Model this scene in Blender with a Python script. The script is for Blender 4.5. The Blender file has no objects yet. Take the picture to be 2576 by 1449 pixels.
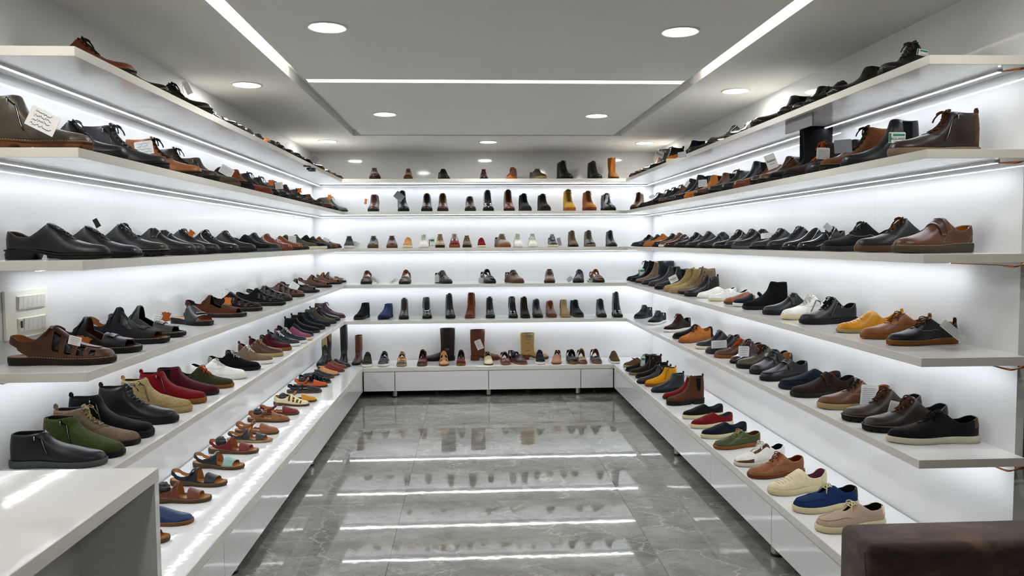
import bpy, math, random
import numpy as np
from mathutils import Matrix, Vector
random.seed(7)
C = bpy.context.scene.collection
SC = bpy.context.scene
PI = math.pi

# ------------------------------------------------------------------ camera
EYE = 1.295
F_PX, YAW, PITCH, ROLL = 1966.1, 0.0538, 0.0586, 0.0062
cy_, sy_ = math.cos(YAW), math.sin(YAW)
cp_, sp_ = math.cos(PITCH), math.sin(PITCH)
cr_, sr_ = math.cos(ROLL), math.sin(ROLL)
R0 = np.array([cy_, -sy_, 0.0]); U0 = np.array([sp_*sy_, sp_*cy_, cp_]); FW = np.array([cp_*sy_, cp_*cy_, -sp_])
RR = cr_*R0 - sr_*U0
UU = sr_*R0 + cr_*U0
cam_d = bpy.data.cameras.new('camera'); cam = bpy.data.objects.new('camera', cam_d); C.objects.link(cam)
cam.matrix_world = Matrix(((RR[0], UU[0], -FW[0], 0), (RR[1], UU[1], -FW[1], 0), (RR[2], UU[2], -FW[2], EYE), (0, 0, 0, 1)))
cam_d.sensor_width = 36.0; cam_d.lens = F_PX*36/2576; cam_d.clip_start = 0.05
SC.camera = cam

def at(u, v, X=None, Y=None, Z=None):
    """point of the room seen at photo pixel (u, v) on the plane X=, Y= or Z="""
    d = (u-1288)/F_PX*RR - (v-724.5)/F_PX*UU + FW
    if X is not None: k = X/d[0]
    elif Y is not None: k = Y/d[1]
    else: k = (Z-EYE)/d[2]
    p = d*k; p[2] += EYE
    return p

# ------------------------------------------------------------------ world, exposure
w = bpy.data.worlds.new('world'); SC.world = w; w.use_nodes = True
w.node_tree.nodes['Background'].inputs[0].default_value = (0.8, 0.85, 0.9, 1)
w.node_tree.nodes['Background'].inputs[1].default_value = 0.3
SC.view_settings.view_transform = 'Standard'; SC.view_settings.look = 'None'
SC.view_settings.exposure = 0.92; SC.view_settings.gamma = 1.0; SC.view_settings.use_curve_mapping = False
LED_POWER, SPOT_POWER, COVE_POWER = 19.5, 68.0, 8.0

# ------------------------------------------------------------------ room sizes
XL, XR, WL, WR = -1.0387, 1.3118, -1.3534, 1.6333
YB, YS, YEL, YER = 6.906, 6.5, 2.16, 2.192
ZS = {1: 1.820, 2: 1.554, 3: 1.2525, 4: 0.950, 5: 0.649}
ZB, ZC, TH = 0.2611, 2.084, 0.026
BL, BR, BY, BB = -0.8960, 1.2078, 6.499, 0.061

# ------------------------------------------------------------------ materials
def lin(h):
    h = h.lstrip('#'); c = [int(h[i:i+2], 16)/255 for i in (0, 2, 4)]
    return tuple(x/12.92 if x <= 0.04045 else ((x+0.055)/1.055)**2.4 for x in c) + (1,)
def newmat(name):
    m = bpy.data.materials.new(name); m.use_nodes = True
    nt = m.node_tree; b = nt.nodes['Principled BSDF']
    return m, nt, b
def nd(nt, kind, **kw):
    n = nt.nodes.new(kind)
    for k, v in kw.items():
        if k.startswith('i_'):
            key = k[2:]; key = int(key) if key.isdigit() else key.replace('_', ' ')
            n.inputs[key].default_value = v
        else: setattr(n, k, v)
    return n
def mix_rgb(nt, fac, a, b, mode='MIX'):
    n = nt.nodes.new('ShaderNodeMix'); n.data_type = 'RGBA'; n.blend_type = mode
    for key, val in ((0, fac), (6, a), (7, b)):
        if isinstance(val, (int, float)): n.inputs[key].default_value = val
        elif isinstance(val, tuple): n.inputs[key].default_value = val
        else: nt.links.new(val, n.inputs[key])
    return n.outputs[2]
def mth(nt, op, a, b=0.0, c=0.0):
    n = nt.nodes.new('ShaderNodeMath'); n.operation = op
    for i, val in enumerate((a, b, c)):
        if isinstance(val, (int, float)): n.inputs[i].default_value = val
        else: nt.links.new(val, n.inputs[i])
    return n.outputs[0]
def ramp(nt, fac, stops):
    r = nt.nodes.new('ShaderNodeValToRGB'); nt.links.new(fac, r.inputs[0])
    el = r.color_ramp.elements
    while len(el) < len(stops): el.new(0.5)
    for e, (p, c) in zip(el, stops): e.position = p; e.color = c
    return r.outputs[0]
def bump(nt, b, h, strength=0.2, dist=0.002):
    n = nt.nodes.new('ShaderNodeBump'); n.inputs['Strength'].default_value = strength; n.inputs['Distance'].default_value = dist
    nt.links.new(h, n.inputs['Height']); nt.links.new(n.outputs[0], b.inputs['Normal'])
def laminate(name, col, rough=0.12, joints=None, wear=0.0, spec=0.5, wav=0.0):
    m, nt, b = newmat(name)
    geo = nd(nt, 'ShaderNodeNewGeometry'); sep = nd(nt, 'ShaderNodeSeparateXYZ'); nt.links.new(geo.outputs['Position'], sep.inputs[0])
    base = lin(col); out = None
    n1 = nd(nt, 'ShaderNodeTexNoise', i_Scale=1.6, i_Detail=3.0); nt.links.new(geo.outputs['Position'], n1.inputs['Vector'])
    out = mix_rgb(nt, n1.outputs[0], tuple(x*0.97 for x in base[:3])+(1,), base)
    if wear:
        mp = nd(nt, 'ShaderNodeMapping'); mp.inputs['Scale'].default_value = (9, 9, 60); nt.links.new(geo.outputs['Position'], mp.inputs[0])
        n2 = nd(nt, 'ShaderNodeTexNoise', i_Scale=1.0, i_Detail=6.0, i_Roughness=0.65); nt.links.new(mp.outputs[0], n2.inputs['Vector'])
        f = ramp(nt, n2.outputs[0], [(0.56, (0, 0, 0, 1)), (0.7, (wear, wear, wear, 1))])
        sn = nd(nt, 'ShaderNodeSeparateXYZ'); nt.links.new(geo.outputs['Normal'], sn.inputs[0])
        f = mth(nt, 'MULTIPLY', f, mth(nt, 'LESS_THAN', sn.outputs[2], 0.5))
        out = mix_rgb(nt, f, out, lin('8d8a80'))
    if joints:
        ax, x0, per = joints
        fr = mth(nt, 'FRACT', mth(nt, 'DIVIDE', mth(nt, 'SUBTRACT', sep.outputs[ax], x0), per))
        d = mth(nt, 'MULTIPLY', mth(nt, 'MINIMUM', fr, mth(nt, 'SUBTRACT', 1.0, fr)), per)
        k = mth(nt, 'LESS_THAN', d, 0.0011)
        out = mix_rgb(nt, mth(nt, 'MULTIPLY', k, 0.16), out, lin('777777'))
    nt.links.new(out, b.inputs['Base Color']); b.inputs['Roughness'].default_value = rough
    b.inputs['Specular IOR Level'].default_value = spec
    if wav:
        n3 = nd(nt, 'ShaderNodeTexNoise', i_Scale=16.0, i_Detail=3.0); nt.links.new(geo.outputs['Position'], n3.inputs['Vector'])
        bump(nt, b, n3.outputs[0], wav, 0.004)
    return m
M_WALL_B = laminate('back wall laminate', 'e2e3e1', 0.07, (0, -0.02, 1.22))
M_WALL_S = laminate('side wall laminate', 'e2e3e1', 0.07, (1, 1.25, 1.83))
M_SHELF = laminate('shelf laminate', 'e4e5e3', 0.13, None, 0.25, 0.5)
M_EDGE = laminate('shelf edge band', 'd2cfc6', 0.3, None, 0.18)
M_BENCH = laminate('bench laminate', 'e3e4e3', 0.055, None, 0.12, 0.5, 0.16)
M_FRONT = laminate('drawer front laminate', 'd8dad9', 0.06, None, 0.0, 0.5, 0.08)
M_CEIL = laminate('ceiling paint', 'e0dfda', 0.75, None, 0.0, 0.3)
M_DARK = laminate('dark recess board', '14161a', 0.5)
M_GREYW = laminate('grey painted wall', '8f8b86', 0.6)
M_DESK = laminate('desk laminate', 'dfdfdc', 0.07, None, 0.15, 0.5, 0.10)
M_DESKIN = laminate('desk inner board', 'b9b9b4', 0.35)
def plain(name, col, rough=0.5, metal=0.0, emit=None, strength=0.0, alpha=1.0, coat=0.0):
    m, nt, b = newmat(name)
    geo = nd(nt, 'ShaderNodeTexCoord')
    n1 = nd(nt, 'ShaderNodeTexNoise', i_Scale=40.0, i_Detail=2.0); nt.links.new(geo.outputs['Object'], n1.inputs['Vector'])
    base = lin(col)
    nt.links.new(mix_rgb(nt, n1.outputs[0], tuple(x*0.93 for x in base[:3])+(1,), base), b.inputs['Base Color'])
    b.inputs['Roughness'].default_value = rough; b.inputs['Metallic'].default_value = metal
    b.inputs['Coat Weight'].default_value = coat
    if emit:
        b.inputs['Emission Color'].default_value = lin(emit); b.inputs['Emission Strength'].default_value = strength
    return m
M_STEEL = plain('brushed steel', 'b8b6b0', 0.28, 1.0)
M_ALU = plain('aluminium profile', 'c8c9ca', 0.35, 1.0)
M_BLACKP = plain('black plastic', '121212', 0.5)
M_LED = plain('led strip light', 'ffffff', 0.5, 0, 'f1f5ff', LED_POWER)
M_COVE = plain('cove strip light', 'ffffff', 0.5, 0, 'fff9ee', COVE_POWER)
M_SLOT = plain('linear light diffuser', 'ffffff', 0.5, 0, 'fbfaf4', 2.2)
M_SPOT = plain('downlight diffuser', 'ffffff', 0.5, 0, 'fffcf7', SPOT_POWER)
M_TRIM = plain('white downlight trim', 'dcdcd8', 0.35)

def marble():
    m, nt, b = newmat('polished grey marble')
    geo = nd(nt, 'ShaderNodeNewGeometry'); P = geo.outputs['Position']
    sep = nd(nt, 'ShaderNodeSeparateXYZ'); nt.links.new(P, sep.inputs[0])
    def dist(x, x0, per):
        fr = mth(nt, 'FRACT', mth(nt, 'DIVIDE', mth(nt, 'SUBTRACT', x, x0), per))
        return mth(nt, 'MULTIPLY', mth(nt, 'MINIMUM', fr, mth(nt, 'SUBTRACT', 1.0, fr)), per)
    cellx = mth(nt, 'FLOOR', mth(nt, 'DIVIDE', mth(nt, 'SUBTRACT', sep.outputs[0], -0.34), 1.1))
    celly = mth(nt, 'FLOOR', mth(nt, 'DIVIDE', mth(nt, 'SUBTRACT', sep.outputs[1], 3.856), 1.634))
    off = nd(nt, 'ShaderNodeCombineXYZ'); nt.links.new(mth(nt, 'MULTIPLY', cellx, 7.3), off.inputs[0]); nt.links.new(mth(nt, 'MULTIPLY', celly, 5.1), off.inputs[1])
    pv = nd(nt, 'ShaderNodeVectorMath', operation='ADD'); nt.links.new(P, pv.inputs[0]); nt.links.new(off.outputs[0], pv.inputs[1])
    mp = nd(nt, 'ShaderNodeMapping'); mp.inputs['Scale'].default_value = (1.0, 1.5, 1.0); mp.inputs['Rotation'].default_value = (0, 0, 0.25); nt.links.new(pv.outputs[0], mp.inputs[0])
    wn = nd(nt, 'ShaderNodeTexNoise', i_Scale=3.2, i_Detail=5.0, i_Roughness=0.6); nt.links.new(mp.outputs[0], wn.inputs['Vector'])
    wv = nd(nt, 'ShaderNodeVectorMath', operation='MULTIPLY_ADD'); nt.links.new(wn.outputs['Color'], wv.inputs[0]); wv.inputs[1].default_value = (0.35, 0.35, 0.35); nt.links.new(mp.outputs[0], wv.inputs[2])
    base = nd(nt, 'ShaderNodeTexNoise', i_Scale=4.0, i_Detail=8.0, i_Roughness=0.68); nt.links.new(wv.outputs[0], base.inputs['Vector'])
    col = ramp(nt, base.outputs[0], [(0.28, lin('64655f')), (0.5, lin('83847d')), (0.72, lin('9d9e96'))])
    def veins(scale, width, colr, amount, thr):
        nonlocal col
        vo = nd(nt, 'ShaderNodeTexVoronoi', feature='DISTANCE_TO_EDGE', i_Scale=scale); nt.links.new(wv.outputs[0], vo.inputs['Vector'])
        f = ramp(nt, vo.outputs['Distance'], [(0.0, (1, 1, 1, 1)), (width, (0, 0, 0, 1))])
        nz = nd(nt, 'ShaderNodeTexNoise', i_Scale=scale*0.45, i_Detail=3.0); nt.links.new(pv.outputs[0], nz.inputs['Vector'])
        g = ramp(nt, nz.outputs[0], [(thr, (0, 0, 0, 1)), (thr+0.08, (1, 1, 1, 1))])
        k = mth(nt, 'MULTIPLY', mth(nt, 'MULTIPLY', f, g), amount)
        col = mix_rgb(nt, k, col, lin(colr))
    veins(13.0, 0.032, '3c3c36', 0.6, 0.5)
    veins(30.0, 0.05, '45453e', 0.55, 0.5)
    veins(3.1, 0.02, 'c9c8c0', 0.55, 0.47)
    veins(6.3, 0.03, 'bdbcb2', 0.5, 0.53)
    j = mth(nt, 'MINIMUM', dist(sep.outputs[0], -0.34, 1.1), dist(sep.outputs[1], 3.856, 1.634))
    col = mix_rgb(nt, mth(nt, 'MULTIPLY', mth(nt, 'LESS_THAN', j, 0.0016), 0.7), col, lin('2b2b28'))
    nt.links.new(col, b.inputs['Base Color']); b.inputs['Roughness'].default_value = 0.03
    b.inputs['Specular IOR Level'].default_value = 1.0
    bn = nd(nt, 'ShaderNodeTexNoise', i_Scale=14.0, i_Detail=3.0); nt.links.new(P, bn.inputs['Vector'])
    bump(nt, b, bn.outputs[0], 0.022, 0.004)
    return m
M_FLOOR = marble()

# ------------------------------------------------------------------ mesh helpers
def mesh_obj(name, V, F, mats, parent=None, smooth=False, mi=None):
    me = bpy.data.meshes.new(name); me.from_pydata([tuple(map(float, v)) for v in V], [], F)
    for m in (mats if isinstance(mats, (list, tuple)) else [mats]): me.materials.append(m)
    if mi is not None: me.polygons.foreach_set('material_index', mi)
    if smooth: me.polygons.foreach_set('use_smooth', [True]*len(me.polygons))
    me.update()
    o = bpy.data.objects.new(name, me); C.objects.link(o)
    if parent is not None: o.parent = parent
    return o
class MB:
    def __init__(s): s.V = []; s.F = []; s.I = []
    def add(s, V, F, i=0):
        n = len(s.V); s.V += [tuple(map(float, v)) for v in V]; s.F += [tuple(n+k for k in f) for f in F]; s.I += [i]*len(F)
    def box(s, x0, x1, y0, y1, z0, z1, i=0, b=0.0):
        x0, x1 = sorted((x0, x1)); y0, y1 = sorted((y0, y1)); z0, z1 = sorted((z0, z1))
        if b <= 0:
            V = [(x, y, z) for z in (z0, z1) for y in (y0, y1) for x in (x0, x1)]
            s.add(V, [(0, 2, 3, 1), (4, 5, 7, 6), (0, 1, 5, 4), (2, 6, 7, 3), (0, 4, 6, 2), (1, 3, 7, 5)], i); return
        # chamfered box
        cx, cy, cz = (x0+x1)/2, (y0+y1)/2, (z0+z1)/2; hx, hy, hz = (x1-x0)/2, (y1-y0)/2, (z1-z0)/2
        V = []; idx = {}
        for sx in (-1, 1):
            for sy in (-1, 1):
                for sz in (-1, 1):
                    for k in range(3):
                        d = [hx-b, hy-b, hz-b]; d[k] = (hx, hy, hz)[k]
                        idx[(sx, sy, sz, k)] = len(V); V.append((cx+sx*d[0], cy+sy*d[1], cz+sz*d[2]))
        F = []
        g = lambda a, k: idx[(a[0], a[1], a[2], k)]
        for k in range(3):
            o = [j for j in range(3) if j != k]
            for sg in (-1, 1):
                q = []
                for (p, r) in ((-1, -1), (1, -1), (1, 1), (-1, 1)):
                    a = [0, 0, 0]; a[k] = sg; a[o[0]] = p; a[o[1]] = r; q.append(g(a, k))
                F.append(tuple(q))
        for k in range(3):
            o = [j for j in range(3) if j != k]
            for p in (-1, 1):
                for r in (-1, 1):
                    a = [0, 0, 0]; a[o[0]] = p; a[o[1]] = r
                    a[k] = -1; a1 = tuple(a); a[k] = 1; a2 = tuple(a)
                    F.append((g(a1, o[0]), g(a2, o[0]), g(a2, o[1]), g(a1, o[1])))
        for sx in (-1, 1):
            for sy in (-1, 1):
                for sz in (-1, 1): F.append(tuple(idx[(sx, sy, sz, k)] for k in range(3)))
        c = np.array([cx, cy, cz]); W = np.array(V); out = []
        for f in F:
            p = W[list(f)]; nrm = np.cross(p[1]-p[0], p[2]-p[0])
            out.append(f if np.dot(nrm, p.mean(0)-c) > 0 else f[::-1])
        s.add(V, out, i)
    def cyl(s, cx, cy, z0, z1, r, n=20, i=0, r2=None):
        r2 = r if r2 is None else r2
        V = [(cx+rr*math.cos(2*PI*k/n), cy+rr*math.sin(2*PI*k/n), z) for z, rr in ((z0, r), (z1, r2)) for k in range(n)]
        F = [(k, (k+1) % n, n+(k+1) % n, n+k) for k in range(n)] + [tuple(range(n))[::-1], tuple(range(n, 2*n))]
        s.add(V, F, i)
    def build(s, name, mats, parent=None, smooth=False):
        return mesh_obj(name, s.V, s.F, mats, parent, smooth, s.I)
def one_box(name, mats, *a, parent=None, b=0.0):
    m = MB(); m.box(*a, b=b); return m.build(name, mats, parent)
def tag(o, label=None, cat=None, group=None, kind=None):
    if label: o['label'] = label
    if cat: o['category'] = cat
    if group: o['group'] = group
    if kind: o['kind'] = kind
    return o
def empty(name, loc, label, cat, group=None, rz=0.0):
    o = bpy.data.objects.new(name, None); C.objects.link(o); o.location = tuple(map(float, loc)); o.rotation_euler = (0, 0, rz)
    o.empty_display_size = 0.05
    return tag(o, label, cat, group)
def struct(o): o['kind'] = 'structure'; return o

# ------------------------------------------------------------------ room shell
Y0 = -2.6
struct(one_box('floor', M_FLOOR, WL-0.1, 3.2, Y0-0.1, YB+0.1, -0.08, 0))
struct(one_box('wall_left', M_WALL_S, WL-0.1, WL, Y0, YB, 0, ZC))
struct(one_box('wall_far', M_WALL_B, WL-0.1, WR+0.1, YB, YB+0.1, 0, ZC))
struct(one_box('wall_right', [M_WALL_S], WR, WR+0.1, 2.235, YB, 0, ZC))
struct(one_box('wall_front', M_GREYW, WL-0.1, 3.1, Y0-0.1, Y0, 0, ZC))
struct(one_box('wall_side_bay', M_GREYW, 3.0, 3.1, Y0, 2.3, 0, ZC))
m = MB(); m.box(WR+0.1, 3.0, 2.235, 2.3, 0, ZC)
struct(m.build('wall_right_end', M_GREYW))
m = MB()
m.box(WL+0.001, WL+0.006, YEL, YB-0.006, 0, 0.12); struct(m.build('baseboard_left', M_DARK)); m = MB()
m.box(WL+0.006, WR-0.006, YB-0.006, YB-0.001, 0, 0.12); struct(m.build('baseboard_far', M_DARK)); m = MB()
m.box(WR-0.006, WR-0.001, YER+0.07, YB-0.006, 0, 0.12); struct(m.build('baseboard_right', M_DARK))
# ceiling: outer ring, two dropped inner panels with a shadow channel around them
HX0, HX1, HY0, HY1 = -0.848, 1.137, -1.2, 5.86
m = MB(); T = 0.045
m.box(WL-0.1, HX0, Y0-0.1, YB+0.1, ZC, ZC+T); m.box(HX1, 3.2, Y0-0.1, YB+0.1, ZC, ZC+T)
m.box(HX0, HX1, Y0-0.1, HY0, ZC, ZC+T); m.box(HX0, HX1, HY1, YB+0.1, ZC, ZC+T)
m.box(WL-0.1, 3.2, Y0-0.1, YB+0.1, ZC+T, ZC+T+0.05)
struct(m.build('ceiling', M_CEIL))
PX0, PX1, SY0, SY1 = -0.785, 1.075, 3.862, 3.935
struct(one_box('trim_1', M_CEIL, PX0, PX1, HY0+0.06, SY0, ZC, ZC+T))['label'] = 'near dropped ceiling panel'
struct(one_box('trim_2', M_CEIL, PX0, PX1, SY1, 5.80, ZC, ZC+T))['label'] = 'far dropped ceiling panel'
e = empty('linear_light', (0.15, 3.9, ZC), 'long white linear ceiling light across the panel joint', 'light')
one_box('diffuser', M_SLOT, PX0-0.15+0.004, PX1-0.15-0.004, SY0-3.9+0.002, SY1-3.9-0.002, 0.002, 0.012, parent=e)
one_box('housing', M_ALU, PX0-0.15+0.004, PX1-0.15-0.004, SY0-3.9+0.002, SY1-3.9-0.002, 0.014, 0.04, parent=e)
for sx, X in ((-1, PX0), (1, PX1)):
    e = empty('cove_light', (X, 1.35, ZC+0.03), ('left' if sx < 0 else 'right')+' cove light strip hidden in the ceiling channel', 'light')
    mm = MB(); n = 24; y0, y1 = -2.4, 2.45
    for k in range(n):
        a = y0+(y1-y0)*k/n; bq = y0+(y1-y0)*(k+1)/n
        V = [(sx*0.006, a, -0.01), (sx*0.006, bq, -0.01), (sx*0.006, bq, 0.004), (sx*0.006, a, 0.004)]
        mm.add(V, [(0, 3, 2, 1) if sx > 0 else (0, 1, 2, 3)])
    mm.build('diffuser', M_COVE, e)
    one_box('profile', M_ALU, 0.0005*sx, sx*0.005, y0, y1, -0.012, 0.006, parent=e)
# downlights
DL = [((823, 68), 'second-row left inner'), ((1711, 79), 'second-row right inner'), ((621, 213), 'nearest visible one along the left wall'), ((1851, 228), 'nearest visible one along the right wall'),
      ((968, 287), 'left one in the far ceiling panel'), ((1501, 291), 'right one in the far ceiling panel'), ((824, 355), 'left one of the row before the far wall'), ((1228, 357), 'middle one of the row before the far wall'), ((1622, 359), 'right one of the row before the far wall')]
DL[0] = (DL[0][0], 'left one in the near ceiling panel'); DL[1] = (DL[1][0], 'right one in the near ceiling panel')
spots = [(at(*q, Z=ZC), s) for q, s in DL]
for (x, y, s) in ((-1.09, 1.7, 'over the counter by the left wall, above the switches'), (-0.51, 1.0, 'overhead left, nearest to the shop entrance'), (0.8, 1.0, 'overhead right, nearest to the shop entrance'), (1.4, 1.75, 'over the brown sofa at the right')):
    spots.append((np.array([x, y, ZC]), s))
for k, (p, s) in enumerate(spots):
    if k in (2, 3): p = p + np.array([0.0, 0, 0])
    e = empty('downlight', (p[0], p[1], ZC), 'round white recessed downlight, ' + s, 'light', 'recessed ceiling downlights')
    mm = MB(); n = 40
    prof = [(0.076, 0.0), (0.076, -0.0035), (0.072, -0.005), (0.064, -0.004), (0.062, -0.001)]
    V = [(r*math.cos(2*PI*a/n), r*math.sin(2*PI*a/n), z) for r, z in prof for a in range(n)]
    F = [(j*n+a, (j+1)*n+a, (j+1)*n+(a+1) % n, j*n+(a+1) % n) for j in range(len(prof)-1) for a in range(n)]
    mm.add(V, F); mm.build('trim_ring', M_TRIM, e, True)
    mm = MB(); mm.cyl(0, 0, -0.0025, -0.0008, 0.0625, n); mm.build('diffuser', M_SPOT, e)

# ------------------------------------------------------------------ shelves
lev = {1: 'top shelf', 2: 'second shelf down', 3: 'third shelf down', 4: 'fourth shelf down', 5: 'fifth shelf down'}
for i in range(1, 6):
    z = ZS[i]
    for side in 'left', 'far', 'right':
        lab = 'white laminate wall shelf, %s on the %s wall' % (lev[i].replace(' shelf', ' level') if i > 1 else 'top level', side)
        if side == 'left': bx = (WL+0.0005, XL, YEL, YB-0.0005)
        elif side == 'right': bx = (XR, WR-0.0005, YER, YB-0.0005)
        else: bx = (XL+0.0006, XR-0.0006, YS, YB-0.0005)
        e = empty('wall_shelf', ((bx[0]+bx[1])/2, (bx[2]+bx[3])/2, z-TH), lab, 'shelf', 'white wall shelves')
        ox, oy = e.location.x, e.location.y
        mm = MB(); bb = 0.0008
        mm.box(bx[0]-ox, bx[1]-ox, bx[2]-oy, bx[3]-oy, 0, TH, b=bb); mm.build('board', M_SHELF, e)
        ed = MB()
        if side == 'left':
            ed.box(XL-ox+0.0001, XL-ox+0.0009, bx[2]-oy, YS-oy, 0.0005, TH-0.0005); ed.box(bx[0]-ox, XL-ox, bx[2]-oy-0.0009, bx[2]-oy-0.0001, 0.0005, TH-0.0005)
        elif side == 'right':
            ed.box(XR-ox-0.0009, XR-ox-0.0001, bx[2]-oy, YS-oy, 0.0005, TH-0.0005); ed.box(XR-ox, bx[1]-ox+0.05, bx[2]-oy-0.0009, bx[2]-oy-0.0001, 0.0005, TH-0.0005)
        else: ed.box(bx[0]-ox, bx[1]-ox, YS-oy-0.0009, YS-oy-0.0001, 0.0005, TH-0.0005)
        ed.build('edge_band', M_EDGE, e)
        # led strip under the shelf
        IN = 0.07
        if side == 'far': L0, L1, fx = WL+IN, WR-IN, YB-IN
        elif side == 'left': L0, L1, fx = YEL+0.02, YB-IN-0.01, WL+IN
        else: L0, L1, fx = YER+0.06, YB-IN-0.01, WR-IN
        if i == 3 and side != 'far': L0 += 0.21
        mid = (L0+L1)/2
        loc = (mid, fx, z-TH) if side == 'far' else (fx, mid, z-TH)
        s = empty('led_strip', loc, 'thin bright led strip under the %s, %s wall' % (lev[i], side), 'light', 'led strips under the shelves')
        h = (L1-L0)/2; wd = 0.0065
        pr = MB(); df = MB(); n = max(4, int(2*h/0.2))
        if side == 'far': pr.box(-h, h, -wd-0.002, wd+0.002, -0.008, -0.0003)
        else: pr.box(-wd-0.002, wd+0.002, -h, h, -0.008, -0.0003)
        for k in range(n):
            a = -h+2*h*k/n; c = -h+2*h*(k+1)/n
            for (p0, p1) in (((-wd*0.8, -0.0085), (wd*0.8, -0.0085)),):
                if side == 'far': V = [(a, p0[0], p0[1]), (a, p1[0], p1[1]), (c, p1[0], p1[1]), (c, p0[0], p0[1])]; df.add(V, [(0, 1, 2, 3)])
                else: V = [(p0[0], a, p0[1]), (p0[0], c, p0[1]), (p1[0], c, p1[1]), (p1[0], a, p1[1])]; df.add(V, [(0, 1, 2, 3)])
        pr.build('profile', M_ALU, s); df.build('diffuser', M_LED, s)

# ------------------------------------------------------------------ bench with drawer units
TT = 0.036
def bench_top(name, x0, x1, y0, y1, lab):
    e = empty('bench_top', ((x0+x1)/2, (y0+y1)/2, ZB-TT), lab, 'bench', 'white low display bench tops')
    mm = MB(); mm.box(-(x1-x0)/2, (x1-x0)/2, -(y1-y0)/2, (y1-y0)/2, 0, TT, b=0.0015); mm.build('board', M_BENCH, e); return e
e = bench_top('l', WL+0.007, BL, YEL, YB-0.007, 'long glossy white bench top along the left wall')
one_box('edge_band', M_EDGE, BL-e.location.x+0.0002, BL-e.location.x+0.0012, YEL-e.location.y, BY-e.location.y, 0.002, TT-0.002, parent=e)
e = bench_top('r', BR, WR-0.007, YER+0.07, YB-0.007, 'long glossy white bench top along the right wall')
one_box('edge_band', M_EDGE, BR-e.location.x-0.0012, BR-e.location.x-0.0002, YER+0.07-e.location.y, BY-e.location.y, 0.002, TT-0.002, parent=e)
e = bench_top('f', BL+0.0015, BR-0.0015, BY, YB-0.007, 'glossy white bench top along the far wall')
one_box('edge_band', M_EDGE, BL+0.002-e.location.x, BR-0.002-e.location.x, BY-e.location.y-0.0012, BY-e.location.y-0.0002, 0.002, TT-0.002, parent=e)
def unit(side, a, b, lab, legs=()):
    """drawer unit between a and b along the wall"""
    z1 = ZB-TT-0.0005
    if side == 'far': cx, cy = (a+b)/2, BY+0.2
    elif side == 'left': cx, cy = (WL+BL)/2, (a+b)/2
    else: cx, cy = (WR+BR)/2, (a+b)/2
    e = empty('drawer_unit', (cx, cy, 0), lab, 'cabinet', 'white drawer units under the bench')
    h = (b-a)/2-0.001; z0 = BB+0.004
    if side == 'far':
        one_box('carcass', M_DARK, -h, h, -0.2+0.02, 0.19, z0, z1, parent=e)
        one_box('drawer_front', M_FRONT, -h+0.0015, h-0.0015, -0.2+0.001, -0.2+0.019, BB, z1-0.003, parent=e, b=0.0008)
    else:
        sg = 1 if side == 'left' else -1; D = (BL-WL)/2 if side == 'left' else (WR-BR)/2
        one_box('carcass', M_DARK, -sg*(D-0.008), sg*(D-0.02), -h, h, z0, z1, parent=e)
        one_box('drawer_front', M_FRONT, sg*(D-0.019), sg*(D-0.001), -h+0.0015, h-0.0015, BB, z1-0.003, parent=e, b=0.0008)
    for px, py in legs:
        mm = MB(); mm.cyl(px-cx, py-cy, 0.011, z0-0.0005, 0.023, 24); mm.cyl(px-cx, py-cy, 0.0, 0.011, 0.026, 24, 1)
        mm.build('leg', [M_STEEL, M_BLACKP], e)
lb = [2.17, 2.82, 5.01, 6.496]; rb = [2.27, 3.04, 3.84, 5.39, 6.496]; fb = [BL+0.004, -0.632, 0.149, 0.927, BR-0.004]
nm = ['nearest', 'second from the near end', 'third from the near end', 'farthest']
for k in range(3): unit('left', lb[k], lb[k+1], 'glossy white drawer unit under the left bench, ' + ['nearest', 'middle one', 'farthest'][k], [[(-.95, 2.4), (-1.25, 2.4)], [(-.95, 3.07), (-.945, 4.555), (-1.25, 3.9)], [(-1.2, 5.3), (-1.2, 6.3)]][k])
for k in range(4): unit('right', rb[k], rb[k+1], 'glossy white drawer unit under the right bench, ' + nm[k], [[(1.25, 2.45), (1.55, 2.7)], [(1.253, 3.09), (1.55, 3.6)], [(1.25, 4.61), (1.55, 4.2)], [(1.5, 5.6), (1.5, 6.3)]][k])
for k in range(4): unit('far', fb[k], fb[k+1], 'glossy white drawer unit under the far bench, ' + ['leftmost', 'second from left', 'third from left', 'rightmost'][k], [[(-.638, 6.56), (-.75, 6.85)], [(.149, 6.56), (-.3, 6.85)], [(.91, 6.56), (.5, 6.85)], [(1.1, 6.85)]][k])

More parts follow.
